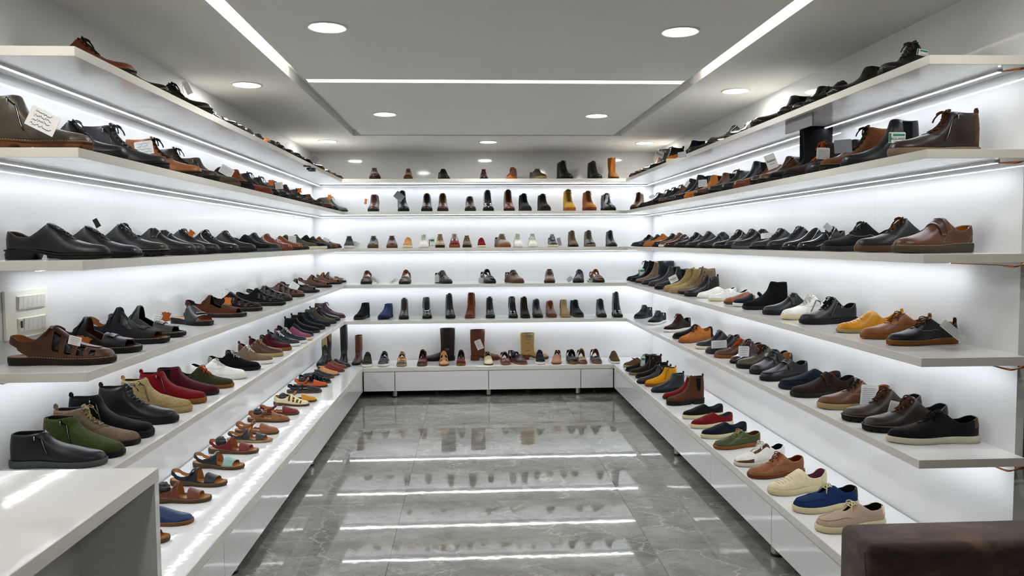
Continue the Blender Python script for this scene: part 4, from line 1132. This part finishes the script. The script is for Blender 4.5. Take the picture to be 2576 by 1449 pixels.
# tall boots standing behind that row
def lone(name, kind, cols, L, H, sole, opts, u, v, rz, label):
    ex = abs(L/2*math.sin(rz))+.062
    y = YB-ex-.008; p = at(u, v, Y=y)
    return shoe(name, kind, colours(cols), L, H, sole, opts, (p[0], y, ZB+.0003), rz, label, category(kind), 'tall boots on the far bench')
R_ = math.radians
lone('tall_boot', 'tall', 'dbr.l,blk.r,A=dbr.l', .262, 1.08, ('dress', .14), ['buckle', 'ring', 'zl'], 1107, 900, R_(180), 'tall dark brown harness boot with ring, side-on behind the front sandals')
lone('western_boot', 'west', 'rst.l,mbr.r,A=rst.l', .262, 1.02, ('dress', .16), [], 1221, 899, R_(3), 'tall cognac leather boot with a white tag hanging on its shaft')
lone('western_boot', 'west', 'bge.s,mbr.r,A=bei.s', .25, .92, ('dress', .17), ['buckles', 'ring', 'toe2', 'zl'], 1345, 899, R_(2), 'beige suede western boot with four buckles on the far bench')
lone('tall_boot', 'tall', 'kbk.l,blk.r,A=bei.s', .27, 1.20, ('lug', .10), ['shaft2'], 816, 905, R_(-100), 'tall brown boot with tan suede shaft in the left corner')
lone('tall_boot', 'tall', 'bk2.l,blk.r', .24, 1.38, ('lug', .10), [], 864, 905, R_(-88), 'tall black boot in the left corner')
lone('tall_boot', 'tall', 'brn.l,blk.r,A=rst.l', .215, 1.1, ('lug', .09), ['shaft2'], 899, 905, R_(-98), 'mid-height brown boot with rust collar behind the olive sandal')

side_row('right', 1, '''
2217,0,0,27;.28;.42;derby;f9;blk.l,blk.r;seam thick;black laced low boot with green and white tag
2085,0,0,18;.28;.44;chelsea;d9;blk.p,blk.r;seam;black polished ankle shoe with small metal badge
2022,0;.29;.36;loafer;d9;blk.p,blk.r;;glossy black loafer
1990,0;.28;.35;derby;d9;bk2.l,blk.r;;black lace-up with low back
1956,0;.28;.46;chelsea;l10;blk.l,blk.r;;black boot with thick ridged toe
1892,0;.29;.50;chelsea;l10;blk.p,blk.r;;shiny black boot with tall shaft
1820,0;.28;.36;loafer;d9;blk.p,blk.r,A=sil.m;;polished black loafer with silver strap
1779,0;.28;.38;derby;l9;blk.p,blk.r;;glossy black lace-up with thick sole
1728,0;.28;.36;velcro;f9;blk.l,blk.r;;black strap shoe by a grey box
1675,0;.28;.52;chelsea;c10;nvy.s,sol.r,A=tan.s;toe2;navy boot with tan toe and cream sole
1632,0;.27;.60;combat;l9;blk.l,blk.r;tab;black boot with a tilted white tag
1613,0;.26;.68;tall;f9;sil.m,blk.r;;silver metallic boot
1604,0;.26;.55;chelsea;f9;gld.m,blk.r;tab;bronze metallic ankle boot
1594,0;.26;.33;loafer;f9;blk.p,blk.r;;small glossy black loafer
1582,0;.26;.32;slip;f9;dbr.p,blk.r;;shiny brown shoe at the far corner
''')
side_row('right', 2, '''
2233,0,2464;.30;.46;boot;c10;dbr.l,tau.r,A=brn.s,L=brn.t;zip seam tab counter thick;dark brown laced zip boot with taupe sole
2114,0;.29;.58;chelsea;f8;blk.l,blk.r;;plain black tall chelsea boot with green tag
2060,0;.29;.56;boot;l10;mbr.s,blk.r,L=kbk.t;stitch thick seam;tan brown laced boot with fur inside
2026,0;.29;.46;zip;f9;bk2.l,blk.r;;black ankle boot with a printed white tag
1968,0;.29;.52;boot;l9;dbr.s,blk.r,L=org.t;thick;dark boot with orange laces
1930,0;.29;.98;tall;f8;blk.s,blk.r;;tall black boot rising above its neighbours
1906,0;.28;.42;derby;l10;brn.l,blk.r;stitch;brown shoe with stitched black sole
1886,0;.28;.48;zip;l10;dgr.l,blk.r;stitch;charcoal boot with a white tag and stitched sole
1843,0;.28;.44;boot;f9;rst.l,rst.r,L=kbk.t;;orange-brown laced ankle boot
1813,0;.28;.56;chelsea;f9;blk.l,blk.r;buckle;black boot with wide side strap
1778,0;.28;.46;boot;l10;kbk.l,blk.r;stitch;dark brown laced boot with stitched sole
1745,0;.28;.50;chelsea;l9;brn.l,blk.r;;dark brown chelsea boot
1720,0;.28;.52;chelsea;f9;tan.s,tan.r;;tan suede chelsea boot
1688,0;.28;.62;chelsea;f9;blk.p,blk.r;;high black boot with a hanging tag
1672,0;.27;.60;chelsea;f9;bk2.l,blk.r;;high black boot beside the tagged one
1655,0;.27;.48;boot;l9;brn.l,blk.r;;brown laced boot, partly hidden
1639,0;.27;.46;boot;l9;bk2.s,blk.r;;dark grey laced boot
1624,0;.27;.45;boot;l9;blk.l,kbk.r;;black laced boot with round tag
1606,0;.26;.44;boot;l9;blk.l,blk.r;;black low boot
1588,0,0,62;.27;.52;boot;l10;mbr.l,dbr.r,L=kbk.t;stitch;brown laced boot turned to the front
''')
side_row('right', 3, '''
2247,0,2445;.30;.36;velcro;f10;mbr.l,kha.r,A=brn.l,I=tan.l;stitch seam xl cap counterhi;brown leather strap shoe with dark toe
2149,0;.30;.37;derby;c9;kbk.l,bbr.r,L=brn.t;thick seam eyelets;dark brown laced walking shoe with beige midsole
2065,0;.29;.36;derby;c8;bk2.s,dgr.r,L=smk.t;thick seam xl;black laced walking shoe with thick grey laces
2002,0;.285;.36;loafer;d8;blk.p,blk.r;;black high-fronted loafer
1964,0;.285;.35;slip;d8;blk.p,blk.r;;black slip-on with shiny toe
1926,0;.285;.35;sneaker;f8;blk.l,blk.r;zip;black zip lace-up with metal zip
1884,0;.285;.34;derby;d8;blk.l,blk.r;;black lace-up with a white card on top
1839,0;.285;.36;velcro;f8;blk.l,gry.r;;black strap shoe with grey sole
1820,0;.28;.35;derby;f8;blk.l,blk.r;eyelets;black lace-up with eyelets
1790,0;.28;.36;derby;d8;blk.p,blk.r;;glossy black lace-up with silvery tag
1751,0;.28;.35;velcro;d8;blk.l,blk.r;;plain black strap shoe
1722,0;.28;.35;derby;d8;bk2.l,blk.r;;charcoal lace-up
1694,0;.28;.34;derby;d8;blk.p,blk.r;pt;shiny black pointed lace-up
1669,0;.28;.33;loafer;d8;bur.p,dbr.r;;burgundy polished loafer
1656,0;.28;.34;derby;f8;mbr.l,sol.r;;tan brown lace-up with pale heel
1640,0;.28;.33;derby;f8;blk.p,blk.r;;glossy black casual shoe
1618,0;.28;.33;derby;f8;tan.s,tan.r;;golden tan suede lace-up
1606,0;.28;.32;derby;f8;dbr.l,dbr.r;;dark brown lace-up
1587,0;.28;.33;derby;d8;blk.l,blk.r,L=blk.t;thick;black lace-up with loose laces in the corner
''')
side_row('right', 4, '''
2260,868,2441;.265;.32;derby;f8;blk.l,gum.r,A=blk.l,I=ltn.l,L=mbr.t;stitch few tab seam xl pt;black leather lace-up with blue-inked tag
2199,851;.265;.33;derby;f8;cog.l,gum.r,I=rst.l,L=mbr.t;few tab seam pt;cognac leather lace-up with heel loop
2143,836;.265;.31;slip;f7;mus.l,bei.r,I=mus.l;holes tab pt;mustard yellow perforated slip-on
2049,815,2192;.27;.38;sneaker;c9;blk.l,blk.r,L=blk.t,A=blk.p;flat thick zip eyelets counterhi;black leather zip sneaker with wide laces
1972,804,2106;.27;.36;sneaker;c10;wht.l,crm.r,L=wht.t;flat zip seam;white leather zip sneaker
1936,791;.265;.38;velcro;f9;bk2.l,blk.r;;black leather loafer-style shoe with orange tag
1880,779,1994;.265;.52;chelsea;f9;blk.t,blk.r;;black stretch sock boot
1845,771;.25;.34;mary;c9;nvy.s,wht.r;ankle;navy ankle-strap flat with white star tag
1820,765;.245;.28;slip;f8;cog.l,bbr.r;holes mule;tan perforated mule
1780,757;.25;.29;loafer;f7;wht.l,crm.r;stitch;white stitched slip-on mule
1768,749;.25;.27;slip;f7;wht.l,wht.r,A=blk.t;;white flat with black elastic
1722,746,1810;.265;.46;boot;c8;blk.l,blk.r;zip tab seam;black laced ankle boot with side zip
1704,740;.26;.66;combat;f9;tau.s,blk.r,A=tau.s;zip;taupe suede boot with black zip
1683,737;.26;.62;combat;l10;bei.s,bei.r,L=bei.t;thick flat;beige suede laced boot with ribbon laces
1668,733;.26;.60;chelsea;l10;bei.s,bei.r;;beige suede platform boot
1646,728;.26;.58;chelsea;l10;blk.l,blk.r;;black boot with a white brand tag
1638,720;.26;.60;chelsea;f8;dbr.l,dbr.r;;dark brown high ankle boot
1619,716;.26;.72;tall;f8;tea.l,blk.r;;navy-black high boot
1602,712;.26;.66;zip;f8;tau.s,dbr.r,A=bei.t;fur zip;taupe boot with curly fur collar
1592,709;.26;.70;chelsea;f8;blk.s,blk.r;;black padded high boot
1576,707;.26;.66;combat;l9;dgr.t,blk.r,A=dgr.t;cuff;grey drawstring-topped boot with green tag
1554,703,0,14;.26;.68;zip;f8;tea.l,blk.r;zip;black boot reaching into the far corner
''')
side_row('right', 5, '''
2243,1110,2482;.298;.33;sneaker;c8;bk2.s,sol.r,A=brn.l,L=blk.t,I=blk.t;counterhi seam pt;black running-style shoe with cream sole and brown heel patch
2181,1082,2402;.30;.36;derby;l9;dbr.l,blk.r,L=brn.t;thick stitch seam eyelets;dark brown rugged lace-up with side label
2132,1057;.30;.37;derby;l9;wal.l,blk.r,L=brn.t;thick stitch seam;walnut brown rugged lace-up with tags
2066,1026;.295;.35;derby;c9;mbr.l,bei.r,L=kbk.t,I=tan.l;seam xl;brown laced shoe with beige sole and large white tag
1987,997,2153;.29;.34;velcro;f8;dbr.s,kbk.r;;dark brown nubuck strap shoe
1960,977,2122;.285;.30;moc;f8;nvy.s,nvy.r,I=rst.l;;navy suede moccasin
1913,958,2032;.285;.32;moc;f8;blk.l,blk.r;vstrap;black leather driving moccasin
1908,941,2012;.285;.38;velcro;f9;bk2.l,blk.r,I=tan.l;two;black leather shoe with broad strap and tan lining
1881,925;.28;.38;derby;f10;kha.l,blk.r,L=kbk.t;thick seam;dark grey-brown lace-up with round white tag
1837,915,1921;.285;.38;derby;d8;bur.p,blk.r,I=rst.l;seam pt;burgundy polished lace-up with handwritten tag
1808,899;.28;.36;derby;f8;brn.l,gum.r,L=org.t;thick flat;brown shoe with orange laces and gum sole
1777,889;.28;.36;derby;f8;blk.l,dgr.r;seam;black lace-up with white tag across
1762,877;.28;.37;derby;c8;bk2.l,sol.r;thick;black lace-up with pale grey sole
1709,863,1787;.28;.36;derby;f8;tan.s,cog.r,L=kbk.t,I=tan.l;few seam;tan suede lace-up with rust sole
1691,852;.28;.34;velcro;f8;blk.s,blk.r;;black nubuck strap shoe
1675,836,1741;.28;.42;derby;c8;dbr.s,wht.r,L=brn.t;thick;dark brown suede lace-up with white sole
1634,818,0,52;.28;.34;derby;c8;blk.s,wht.r,L=gry.t;;black suede lace-up with white sole
1599,802,0,50;.28;.36;derby;f8;blk.s,dgr.r,L=gry.t;;black suede lace-up with grey sole
''')
side_row('right', 6, '''
2051,1336,2227;.285;.31;moc;c10;twd.t,crm.r,L=crm.t,A=crm.l;lace counterhi;beige tweed lace-up moccasin by the sofa
1994,1287,2158;.285;.32;moc;c10;blu.t,crm.r,L=crm.t,A=olv.s;lace counterhi;blue canvas lace-up moccasin
1932,1243,2081;.28;.32;slip;c10;crm.l,crm.r,L=crm.t,I=pnk.l;holes;cream leather shoe with pink lining
1880,1201,2023;.28;.34;derby;c8;cog.l,rst.r,I=rst.l,L=rst.t;few seam stitch;cognac leather lace-up with ribbed brown sole
1838,1172,1965;.28;.34;sneaker;c8;wht.l,sol.r,A=bbr.s,L=wht.t;guard eyestay flat thick;white and tan retro sneaker
1786,1129,1906;.27;.30;derby;c8;ogr.l,gum.r,I=rst.l,L=bei.t;few seam xl;green leather lace-up with gum sole
1758,1102,1876;.27;.28;slip;c10;nvy.s,crm.r,I=gry.t;holes pt;navy suede slip-on with cream sole
1736,1077,1845;.27;.28;slip;c10;red.s,crm.r,I=gry.t;holes pt;red suede slip-on with cream sole
1715,1053,1820;.27;.28;slip;c10;blk.s,crm.r,I=gry.t;holes pt;black suede slip-on with cream sole
1676,1019,1772;.265;.66;chelsea;l13;brn.s,blk.r;tab;brown suede chelsea boot with chunky black sole
1666,1003;.26;.55;chelsea;f8;red.s,blk.r,A=bei.t;fur;red suede boot with curly fleece lining
1638,987,1723;.265;.46;zip;f8;tea.l,blk.r;tab;dark teal ankle boot
1622,972,1703;.26;.48;zip;c10;mus.s,gum.r;zip tab;mustard brown suede zip boot
1601,964;.265;.48;boot;f8;bk2.l,blk.r;zip tab;black leather laced ankle boot
1598,951;.26;.46;zip;f8;blk.s,blk.r;zip tab;black suede ankle boot with heel tab
1582,943;.265;.56;zip;c10;dbr.s,tau.r;zip tab;dark brown suede boot with tan platform sole
1573,934;.26;.50;combat;f8;bk2.t,blk.r,A=gry.t;fur;black snow boot with grey fur top
1568,924,0,16;.245;.30;slip;c9;bbr.s,bei.r;bowtie;camel shoe with a bow at the corner
''')

# ================================================================== counter, sofa, switches
e = empty('counter_desk', (-1.05, 1.1, 0), 'glossy white open-sided counter desk in the left foreground', 'desk')
ox, oy = -1.05, 1.1
one_box('desk_top', M_DESK, -1.34-ox, -0.766-ox, 0.2-oy, 1.928-oy, 0.7185, 0.75, parent=e, b=0.001)
one_box('edge_band', M_EDGE, -0.7659-ox, -0.765-ox, 0.2-oy, 1.928-oy, 0.7195, 0.749, parent=e)
one_box('end_panel', M_DESK, -1.34-ox, -0.766-ox, 1.9035-oy, 1.928-oy, 0.0, 0.718, parent=e)
one_box('end_panel', M_DESK, -1.34-ox, -0.766-ox, 0.2-oy, 0.2245-oy, 0.0, 0.718, parent=e)
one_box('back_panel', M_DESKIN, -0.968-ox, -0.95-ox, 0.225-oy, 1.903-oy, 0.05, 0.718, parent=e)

def suede_big():
    m_, nt, b = newmat('brown suede upholstery')
    tc = nd(nt, 'ShaderNodeTexCoord')
    mp = nd(nt, 'ShaderNodeMapping'); mp.inputs['Scale'].default_value = (5, 9, 12); mp.inputs['Rotation'].default_value = (0, .5, .3); nt.links.new(tc.outputs['Object'], mp.inputs[0])
    n1 = nd(nt, 'ShaderNodeTexNoise', i_Scale=1.2, i_Detail=7.0, i_Roughness=.62, i_Distortion=.5); nt.links.new(mp.outputs[0], n1.inputs['Vector'])
    nt.links.new(ramp(nt, n1.outputs[0], [(.3, lin('241812')), (.52, lin('44322a')), (.72, lin('6e5747'))]), b.inputs['Base Color'])
    b.inputs['Roughness'].default_value = .85; b.inputs['Sheen Weight'].default_value = .3; b.inputs['Specular IOR Level'].default_value = .2
    n2 = nd(nt, 'ShaderNodeTexNoise', i_Scale=300.0); nt.links.new(tc.outputs['Object'], n2.inputs['Vector']); bump(nt, b, n2.outputs[0], .2, .001)
    return m_
M_SOFA = suede_big()
e = empty('sofa', (1.26, 1.4, 0), 'dark brown suede sofa seen by its backrest at the lower right', 'sofa')
def soft(name, x0, x1, y0, y1, z0, z1, r=.022):
    o = one_box(name, M_SOFA, x0-1.26, x1-1.26, y0-1.4, y1-1.4, z0, z1, parent=e)
    md = o.modifiers.new('soft', 'BEVEL'); md.width = r; md.segments = 5
    o.data.polygons.foreach_set('use_smooth', [True]*len(o.data.polygons)); return o
soft('backrest', .874, 1.95, 1.638, 1.786, .06, .622, .020)
soft('seat', .874, 1.95, 1.02, 1.634, .09, .40, .03)
for x, y in ((.93, 1.73), (1.9, 1.73), (.93, 1.08), (1.9, 1.08)):
    mm = MB(); mm.cyl(x-1.26, y-1.4, 0, .092, .018, 14); mm.build('leg', M_BLACKP, e)
mm = MB()
mm.add(*tube(smoothline([(.8738-1.26, 1.66-1.4, .60), (.8738-1.26, 1.652-1.4, .5), (.8738-1.26, 1.652-1.4, .12)], 10), .0016, 5)); mm.build('piping', M_SOFA, e)

M_SWITCH = plain('ivory switch plastic', 'e6e3d2', .3); M_SWK = plain('ivory switch rocker', 'dcdad0', .25)
e = empty('switch_plate', (WL+.001, 2.447, 1.0885), 'ivory wall plate with two rows of light switches', 'switch')
mm = MB(); mm.box(0, .008, -.117, .117, -.0725, .0725, b=.002); mm.build('cover_plate', M_SWITCH, e)
for z0, z1 in ((.016, .053), (-.052, -.014)):
    mm = MB(); mm.box(.008, .0105, -.058, .092, z0-.003, z1+.003, b=.001); mm.build('switch_frame', M_SWITCH, e)
    for k in range(6):
        a = -.055+k*.0241
        mm = MB()
        if z0 < 0 and k == 0: mm.box(.0105, .0125, a, a+.0225, z0, z1, 0, .0006); mm.box(.0125, .014, a+.006, a+.016, z0+.012, z1-.006, 1); mm.build('key_socket', [M_SWK, M_BLACKP], e)
        else:
            V = [(.0105, a, z0), (.0105, a+.0228, z0), (.0105, a+.0228, z1), (.0105, a, z1), (.0125, a, z0), (.0125, a+.0228, z0), (.0155, a+.0228, z1), (.0155, a, z1)]
            mm.add(V, [(3, 2, 1, 0), (4, 5, 6, 7), (0, 1, 5, 4), (1, 2, 6, 5), (2, 3, 7, 6), (3, 0, 4, 7)]); mm.build('rocker', M_SWK, e)

# small fittings: cables at the right shelf ends, patch and bracket under the top shelves
M_COP = plain('copper wire', 'c07a4a', .3, 1.0)
for i in range(1, 6):
    zb = ZS[i]-TH
    e = empty('led_cable', (WR-.07, 2.235, zb-.008), 'bare copper cable end of the led strip, right wall, %s' % LV[i], 'cable', 'copper cable ends on the right shelf ends')
    for k in range(3):
        pts = ([(0, .23, -.001)] if i == 3 else [])+[(0, .012, 0.0), (.02, -.048+.003*k, -.002-.002*k), (.06, -.052, .004+.003*k), (.12, -.050, -.001+.003*k), (.18, -.05, .006-.002*k)]
        mm = MB(); mm.add(*tube(smoothline(pts, 14), .0016, 6)); mm.build('wire', M_COP, e)
p = at(1999, 296, Z=ZS[1]-TH)
o = one_box('patch_plate', plain('grey repair board', '6d6e70', .5), -.003, .003, -.13, .13, -.052, 0)
o.location = (1.338, 3.135, ZS[1]-TH-.0004); tag(o, 'dark grey plate hanging below the right top shelf', 'plate')
p = at(775, 422, Z=ZS[1]-TH-.01)
e = empty('shelf_bracket', (p[0], p[1], ZS[1]-TH), 'small dark metal hinge bracket under the far end of the left top shelf', 'bracket')
one_box('plate', M_BLACKP, -.02, .02, -.05, .0, -.006, -.0004, parent=e); one_box('arm', M_BLACKP, -.01, .01, .0, .10, -.022, -.010, parent=e); one_box('plate', M_BLACKP, -.02, .02, .10, .15, -.022, -.0004, parent=e)
e = empty('display_frame', (1.70, 2.20, 0), 'black framed display panel on the wall end at the far right edge', 'display')
for z0, z1 in ((.62, .82), (.12, .42)):
    one_box('frame', M_BLACKP, -.045, .2, .0, .030, z0, z1, parent=e)
    one_box('panel', plain('dark green panel', '1f3a30', .4), -.035, .19, -.004, -.0005, z0+.015, z1-.015, parent=e)
one_box('mounting_rail', M_BLACKP, .07, .10, .0305, .0345, .10, .84, parent=e)

# ================================================================== tags
M_CARD = plain('white card', 'e2e2de', .5); M_CARD2 = plain('grey card', '8f9196', .5); M_INK = plain('dark ink', '23262c', .6); M_INKB = plain('blue ink', '27318f', .6)
M_HIDE = plain('orange leather tag', 'c86a1a', .7); M_GREEN = plain('green print', '1f7a4d', .5); M_FOIL = plain('clear plastic sleeve', 'e8e9ec', .12, .3); M_BLUE = plain('blue print', '2a3f8f', .5)
def category_of(s): return s.get('category', '')
def rot2(p, a): c, s = math.cos(a), math.sin(a); return (p[0]*c-p[1]*s, p[0]*s+p[1]*c)
def text_mesh(body, size, mat, parent, x, z, name='lettering', y=-.0012):
    cu = bpy.data.curves.new('t', 'FONT'); cu.body = body; cu.size = size; cu.align_x = 'CENTER'; cu.align_y = 'CENTER'; cu.extrude = .00015
    to = bpy.data.objects.new('t', cu); C.objects.link(to); bpy.context.view_layer.update()
    me = bpy.data.meshes.new_from_object(to.evaluated_get(bpy.context.evaluated_depsgraph_get())); bpy.data.objects.remove(to)
    me.materials.clear(); me.materials.append(mat); o = bpy.data.objects.new(name, me); C.objects.link(o); o.parent = parent
    o.rotation_euler = (PI/2, 0, 0); o.location = (x, y, z); return o
TAGS = []
def card(ref, u, v, wpx, hpx, rot, style, words_=None, dy=-.075, lean=0.0):
    s = SHOES[ref]; sx, sy_pos = s.location.x, s.location.y
    Y = sy_pos+dy
    p = at(u, v, Y=Y); w_, h_ = wpx*Y/F_PX, hpx*Y/F_PX
    side, lv, n = ref
    pl = ('%s from near end, %s wall, %s' % (ORD[n], side, LV[lv]) if side != 'far' else '%s from left, far wall, %s' % (ORD[n], LV[lv])) if lv < 6 else ('%s from near end, %s bench' % (ORD[n], side) if side != 'far' else '%s from left, far bench' % ORD[n])
    what = {'hand': 'white handwritten', 'hide': 'orange leather-shaped', 'print': 'white printed', 'green': 'green and white', 'grey': 'grey', 'black': 'small black', 'round': 'round white', 'foil': 'silvery plastic', 'blue': 'blue-inked long white', 'logo': 'white lettered'}[style]
    e = empty('price_tag', p, '%s tag on footwear, %s' % (what, pl), 'tag', 'tags hanging on the footwear')
    e.rotation_euler = (lean, rot*PI/180, 0)
    m_ = MB(); hw, hh = w_/2, h_/2
    if style == 'hide':
        P = [(-.30, 1), (-.12, .82), (.12, .82), (.30, 1), (.62, .78), (.95, .82), (.72, .42), (.62, 0), (.78, -.42), (1, -.78), (.62, -.70), (.30, -.86), (0, -.98), (-.30, -.86), (-.62, -.70), (-1, -.78), (-.78, -.42), (-.62, 0), (-.72, .42), (-.95, .82), (-.62, .78)]
    elif style == 'round': P = [(math.cos(2*PI*k/24), math.sin(2*PI*k/24)) for k in range(24)]
    else: P = [(-1, -1), (1, -1), (1, .85), (.9, 1), (-.9, 1), (-1, .85)]
    P = P if style in ('round',) or True else P
    if style not in ('hide',) and style != 'round': pass
    V = [(a*hw, 0, b_*hh) for a, b_ in P]+[(a*hw, .0012, b_*hh) for a, b_ in P]; n_ = len(P)
    order = list(range(n_))
    m_.add(V, [tuple(order), tuple(n_+k for k in order[::-1])]+[(k, n_+k, n_+(k+1) % n_, (k+1) % n_) for k in range(n_)])
    m_.build('card', {'hide': M_HIDE, 'grey': M_CARD2, 'black': M_BLACKP, 'foil': M_FOIL}.get(style, M_CARD), e)
    rs = np.random.RandomState(int(u*7+v)); y = -.0006
    def line(x0, x1, z, amp, mat, name='writing', wd=.045):
        k = 22; xs = np.linspace(x0, x1, k)*hw; zz = z*hh+rs.normal(0, amp*hh, k); t = wd*hh*.5; mm = MB()
        V = []; 
        for a, b_ in zip(xs, zz): V += [(a, y, b_-t), (a, y, b_+t)]
        mm.add(V, [(2*i, 2*i+2, 2*i+3, 2*i+1) for i in range(k-1)]); return mm
    if style in ('hand', 'blue'):
        mm = MB()
        for k, z in enumerate(np.linspace(.62, -.62, 4)):
            l_ = line(-.75+.1*rs.rand(), .45+.35*rs.rand(), z, .085, None, wd=.06); mm.add(l_.V, l_.F)
        mm.build('handwriting', M_INKB if style == 'blue' else M_INK, e)
    if style == 'print':
        mm = MB()
        for z in np.linspace(.6, -.75, 8): l_ = line(-.8, .8-.5*(rs.rand() < .3), z, .0, None, wd=.03); mm.add(l_.V, l_.F)
        mm.build('printed_lines', M_INK, e)
    if style == 'green':
        m2 = MB(); m2.box(-hw*.98, -hw*.72, -.0008, -.0002, -hh*.95, hh*.8); m2.box(-hw*.5, hw*.9, -.0008, -.0002, hh*.25, hh*.7); m2.build('green_band', M_GREEN, e)
        if words_: text_mesh(words_, min(hh*.7, hw*.42), M_INK, e, hw*.1, -hh*.25)
        l_ = line(-.4, .8, -.7, 0, None, wd=.08); l_.build('printed_lines', M_INK, e)
    if style == 'logo' and words_:
        text_mesh(words_, hw*.62, M_INK, e, 0, hh*.1); l_ = line(-.5, .5, -.35, 0, None, wd=.05); l_.build('printed_lines', M_INK, e)
    # short string upwards
    if style not in ('foil',):
        bpy.context.view_layer.update()
        q_ = s.matrix_world @ Vector((.0 if lv != 7 else 0, 0, 0)); hz = .20*.28 if category_of(s) != 'sandal' else .15*.28
        target = (e.matrix_world.inverted() @ (s.matrix_world @ Vector((.01, 0, hz))))*.42
        mm = MB(); mm.add(*tube(smoothline([(0, .0006, hh*.8), tuple((Vector((0, .004, hh*1.0))+target)/2+Vector((0, 0, .012))), tuple(target)], 8), .0006, 4)); mm.build('string', M_BLACKP, e)
    return e
L_, R2, F_ = 'left', 'right', 'far'
for a in [((L_, 2, 0), 107, 304, 72, 50, 27, 'hand'), ((L_, 2, 3), 362, 372, 44, 32, -8, 'hand'), ((L_, 2, 6), 570, 430, 34, 22, 30, 'print'), ((L_, 2, 9), 682, 460, 17, 16, 0, 'hide'),
          ((L_, 2, 8), 702, 467, 19, 17, -5, 'hand'), ((L_, 2, 12), 753, 479, 13, 13, 0, 'hide'), ((L_, 2, 16), 829, 496, 11, 14, 0, 'hide'), ((L_, 1, 2), 471, 220, 14, 34, -25, 'print'), ((L_, 1, 12), 792, 402, 16, 18, 40, 'grey'),
          ((L_, 3, 1), 243, 561, 12, 22, -28, 'black'), ((L_, 3, 5), 481, 587, 20, 16, 40, 'hide'), ((L_, 3, 12), 735, 602, 19, 18, 0, 'print'), ((L_, 3, 16), 821, 603, 16, 8, 25, 'foil'),
          ((L_, 4, 1), 210, 860, 40, 30, 15, 'hide'), ((L_, 4, 0), 188, 857, 30, 22, 15, 'hand'), ((L_, 4, 3), 418, 797, 27, 26, 8, 'hide'), ((L_, 4, 4), 399, 805, 30, 26, 10, 'hand'), ((L_, 4, 6), 573, 758, 22, 22, 5, 'hide'),
          ((L_, 4, 7), 548, 738, 36, 26, -8, 'hand'), ((L_, 4, 10), 740, 720, 22, 18, 35, 'hand'), ((L_, 4, 13), 825, 708, 10, 12, -20, 'foil'),
          ((R2, 1, 0), 2321, 132, 30, 16, 10, 'green'), ((R2, 2, 1), 2257, 346, 44, 27, 0, 'green', 'ROLAND'), ((R2, 2, 3), 2071, 386, 34, 29, 2, 'print'), ((R2, 2, 2), 2121, 368, 46, 34, -5, 'grey'), ((R2, 2, 6), 1940, 406, 28, 38, -22, 'logo', 'Rieker'),
          ((R2, 2, 11), 1768, 461, 22, 18, -5, 'print'), ((R2, 2, 13), 1728, 463, 9, 16, 35, 'hand'), ((R2, 2, 17), 1640, 495, 15, 9, -20, 'round'), ((R2, 1, 10), 1659, 388, 22, 16, 18, 'logo', 'Rieker'), ((R2, 1, 8), 1716, 389, 22, 14, -8, 'grey'),
          ((R2, 3, 7), 1940, 592, 54, 14, -4, 'hand'), ((R2, 3, 10), 1847, 594, 26, 16, 0, 'foil'), ((R2, 3, 3), 2083, 572, 22, 16, 40, 'foil'), ((R2, 4, 0), 2399, 834, 78, 22, 38, 'blue'), ((R2, 4, 5), 2019, 768, 18, 11, -8, 'hide'),
          ((R2, 4, 7), 1909, 756, 22, 14, 0, 'round'), ((R2, 4, 15), 1694, 702, 22, 18, -25, 'logo', 'Rieker'), ((R2, 4, 20), 1614, 686, 15, 20, -4, 'green'), ((R2, 5, 3), 2187, 993, 46, 52, 4, 'print'), ((R2, 5, 2), 2249, 1030, 30, 44, 14, 'print'),
          ((R2, 5, 9), 1871, 884, 28, 27, 2, 'hand'), ((R2, 5, 11), 1809, 866, 40, 20, -2, 'print'), ((R2, 5, 8), 1930, 893, 13, 10, 0, 'round'), ((R2, 6, 16), 1617, 909, 12, 24, 4, 'green'),
          ((F_, 2, 0), 920, 507, 8, 15, 8, 'hide'), ((F_, 2, 1), 1004, 494, 24, 18, 40, 'grey'), ((F_, 2, 11), 1526, 503, 7, 26, 8, 'hand'), ((F_, 3, 4), 1086, 610, 14, 22, 0, 'green'), ((F_, 3, 0), 896, 614, 18, 14, 20, 'print'),
          ((F_, 3, 11), 1335, 608, 10, 27, 28, 'print'), ((F_, 3, 12), 1407, 608, 9, 20, -14, 'grey'), ((F_, 4, 0), 943, 704, 24, 7, 32, 'print'), ((F_, 4, 1), 990, 706, 18, 7, -35, 'print'), ((F_, 4, 2), 1099, 701, 12, 17, 0, 'print'),
          ((F_, 4, 3), 1212, 705, 17, 13, 0, 'foil'), ((F_, 4, 6), 1433, 702, 16, 12, -35, 'print'), ((F_, 4, 7), 1488, 705, 22, 8, -24, 'green')]:
    far_ = a[0][0] == 'far'
    card(*a[:7], words_=(a[7] if len(a) > 7 else None), dy=(-.02 if far_ else -.082))
b_ = [o for o in C.objects if o.get('label', '').startswith('tall cognac')][0]
SHOES[('far', 6, 20)] = b_; ORD.extend(['']*0)
e = card((F_, 6, 20), 1205, 867, 16, 24, -20, 'print', dy=-.06) if False else None
def boot_tag():
    Y = b_.location.y-.062; p = at(1205, 867, Y=Y)
    SHOES[('far', 6, 24)] = b_
    t = card(('far', 6, 24), 1205, 867, 17, 25, -22, 'print', dy=-.062); t['label'] = 'white printed tag on the tall cognac boot, far bench'
boot_tag()
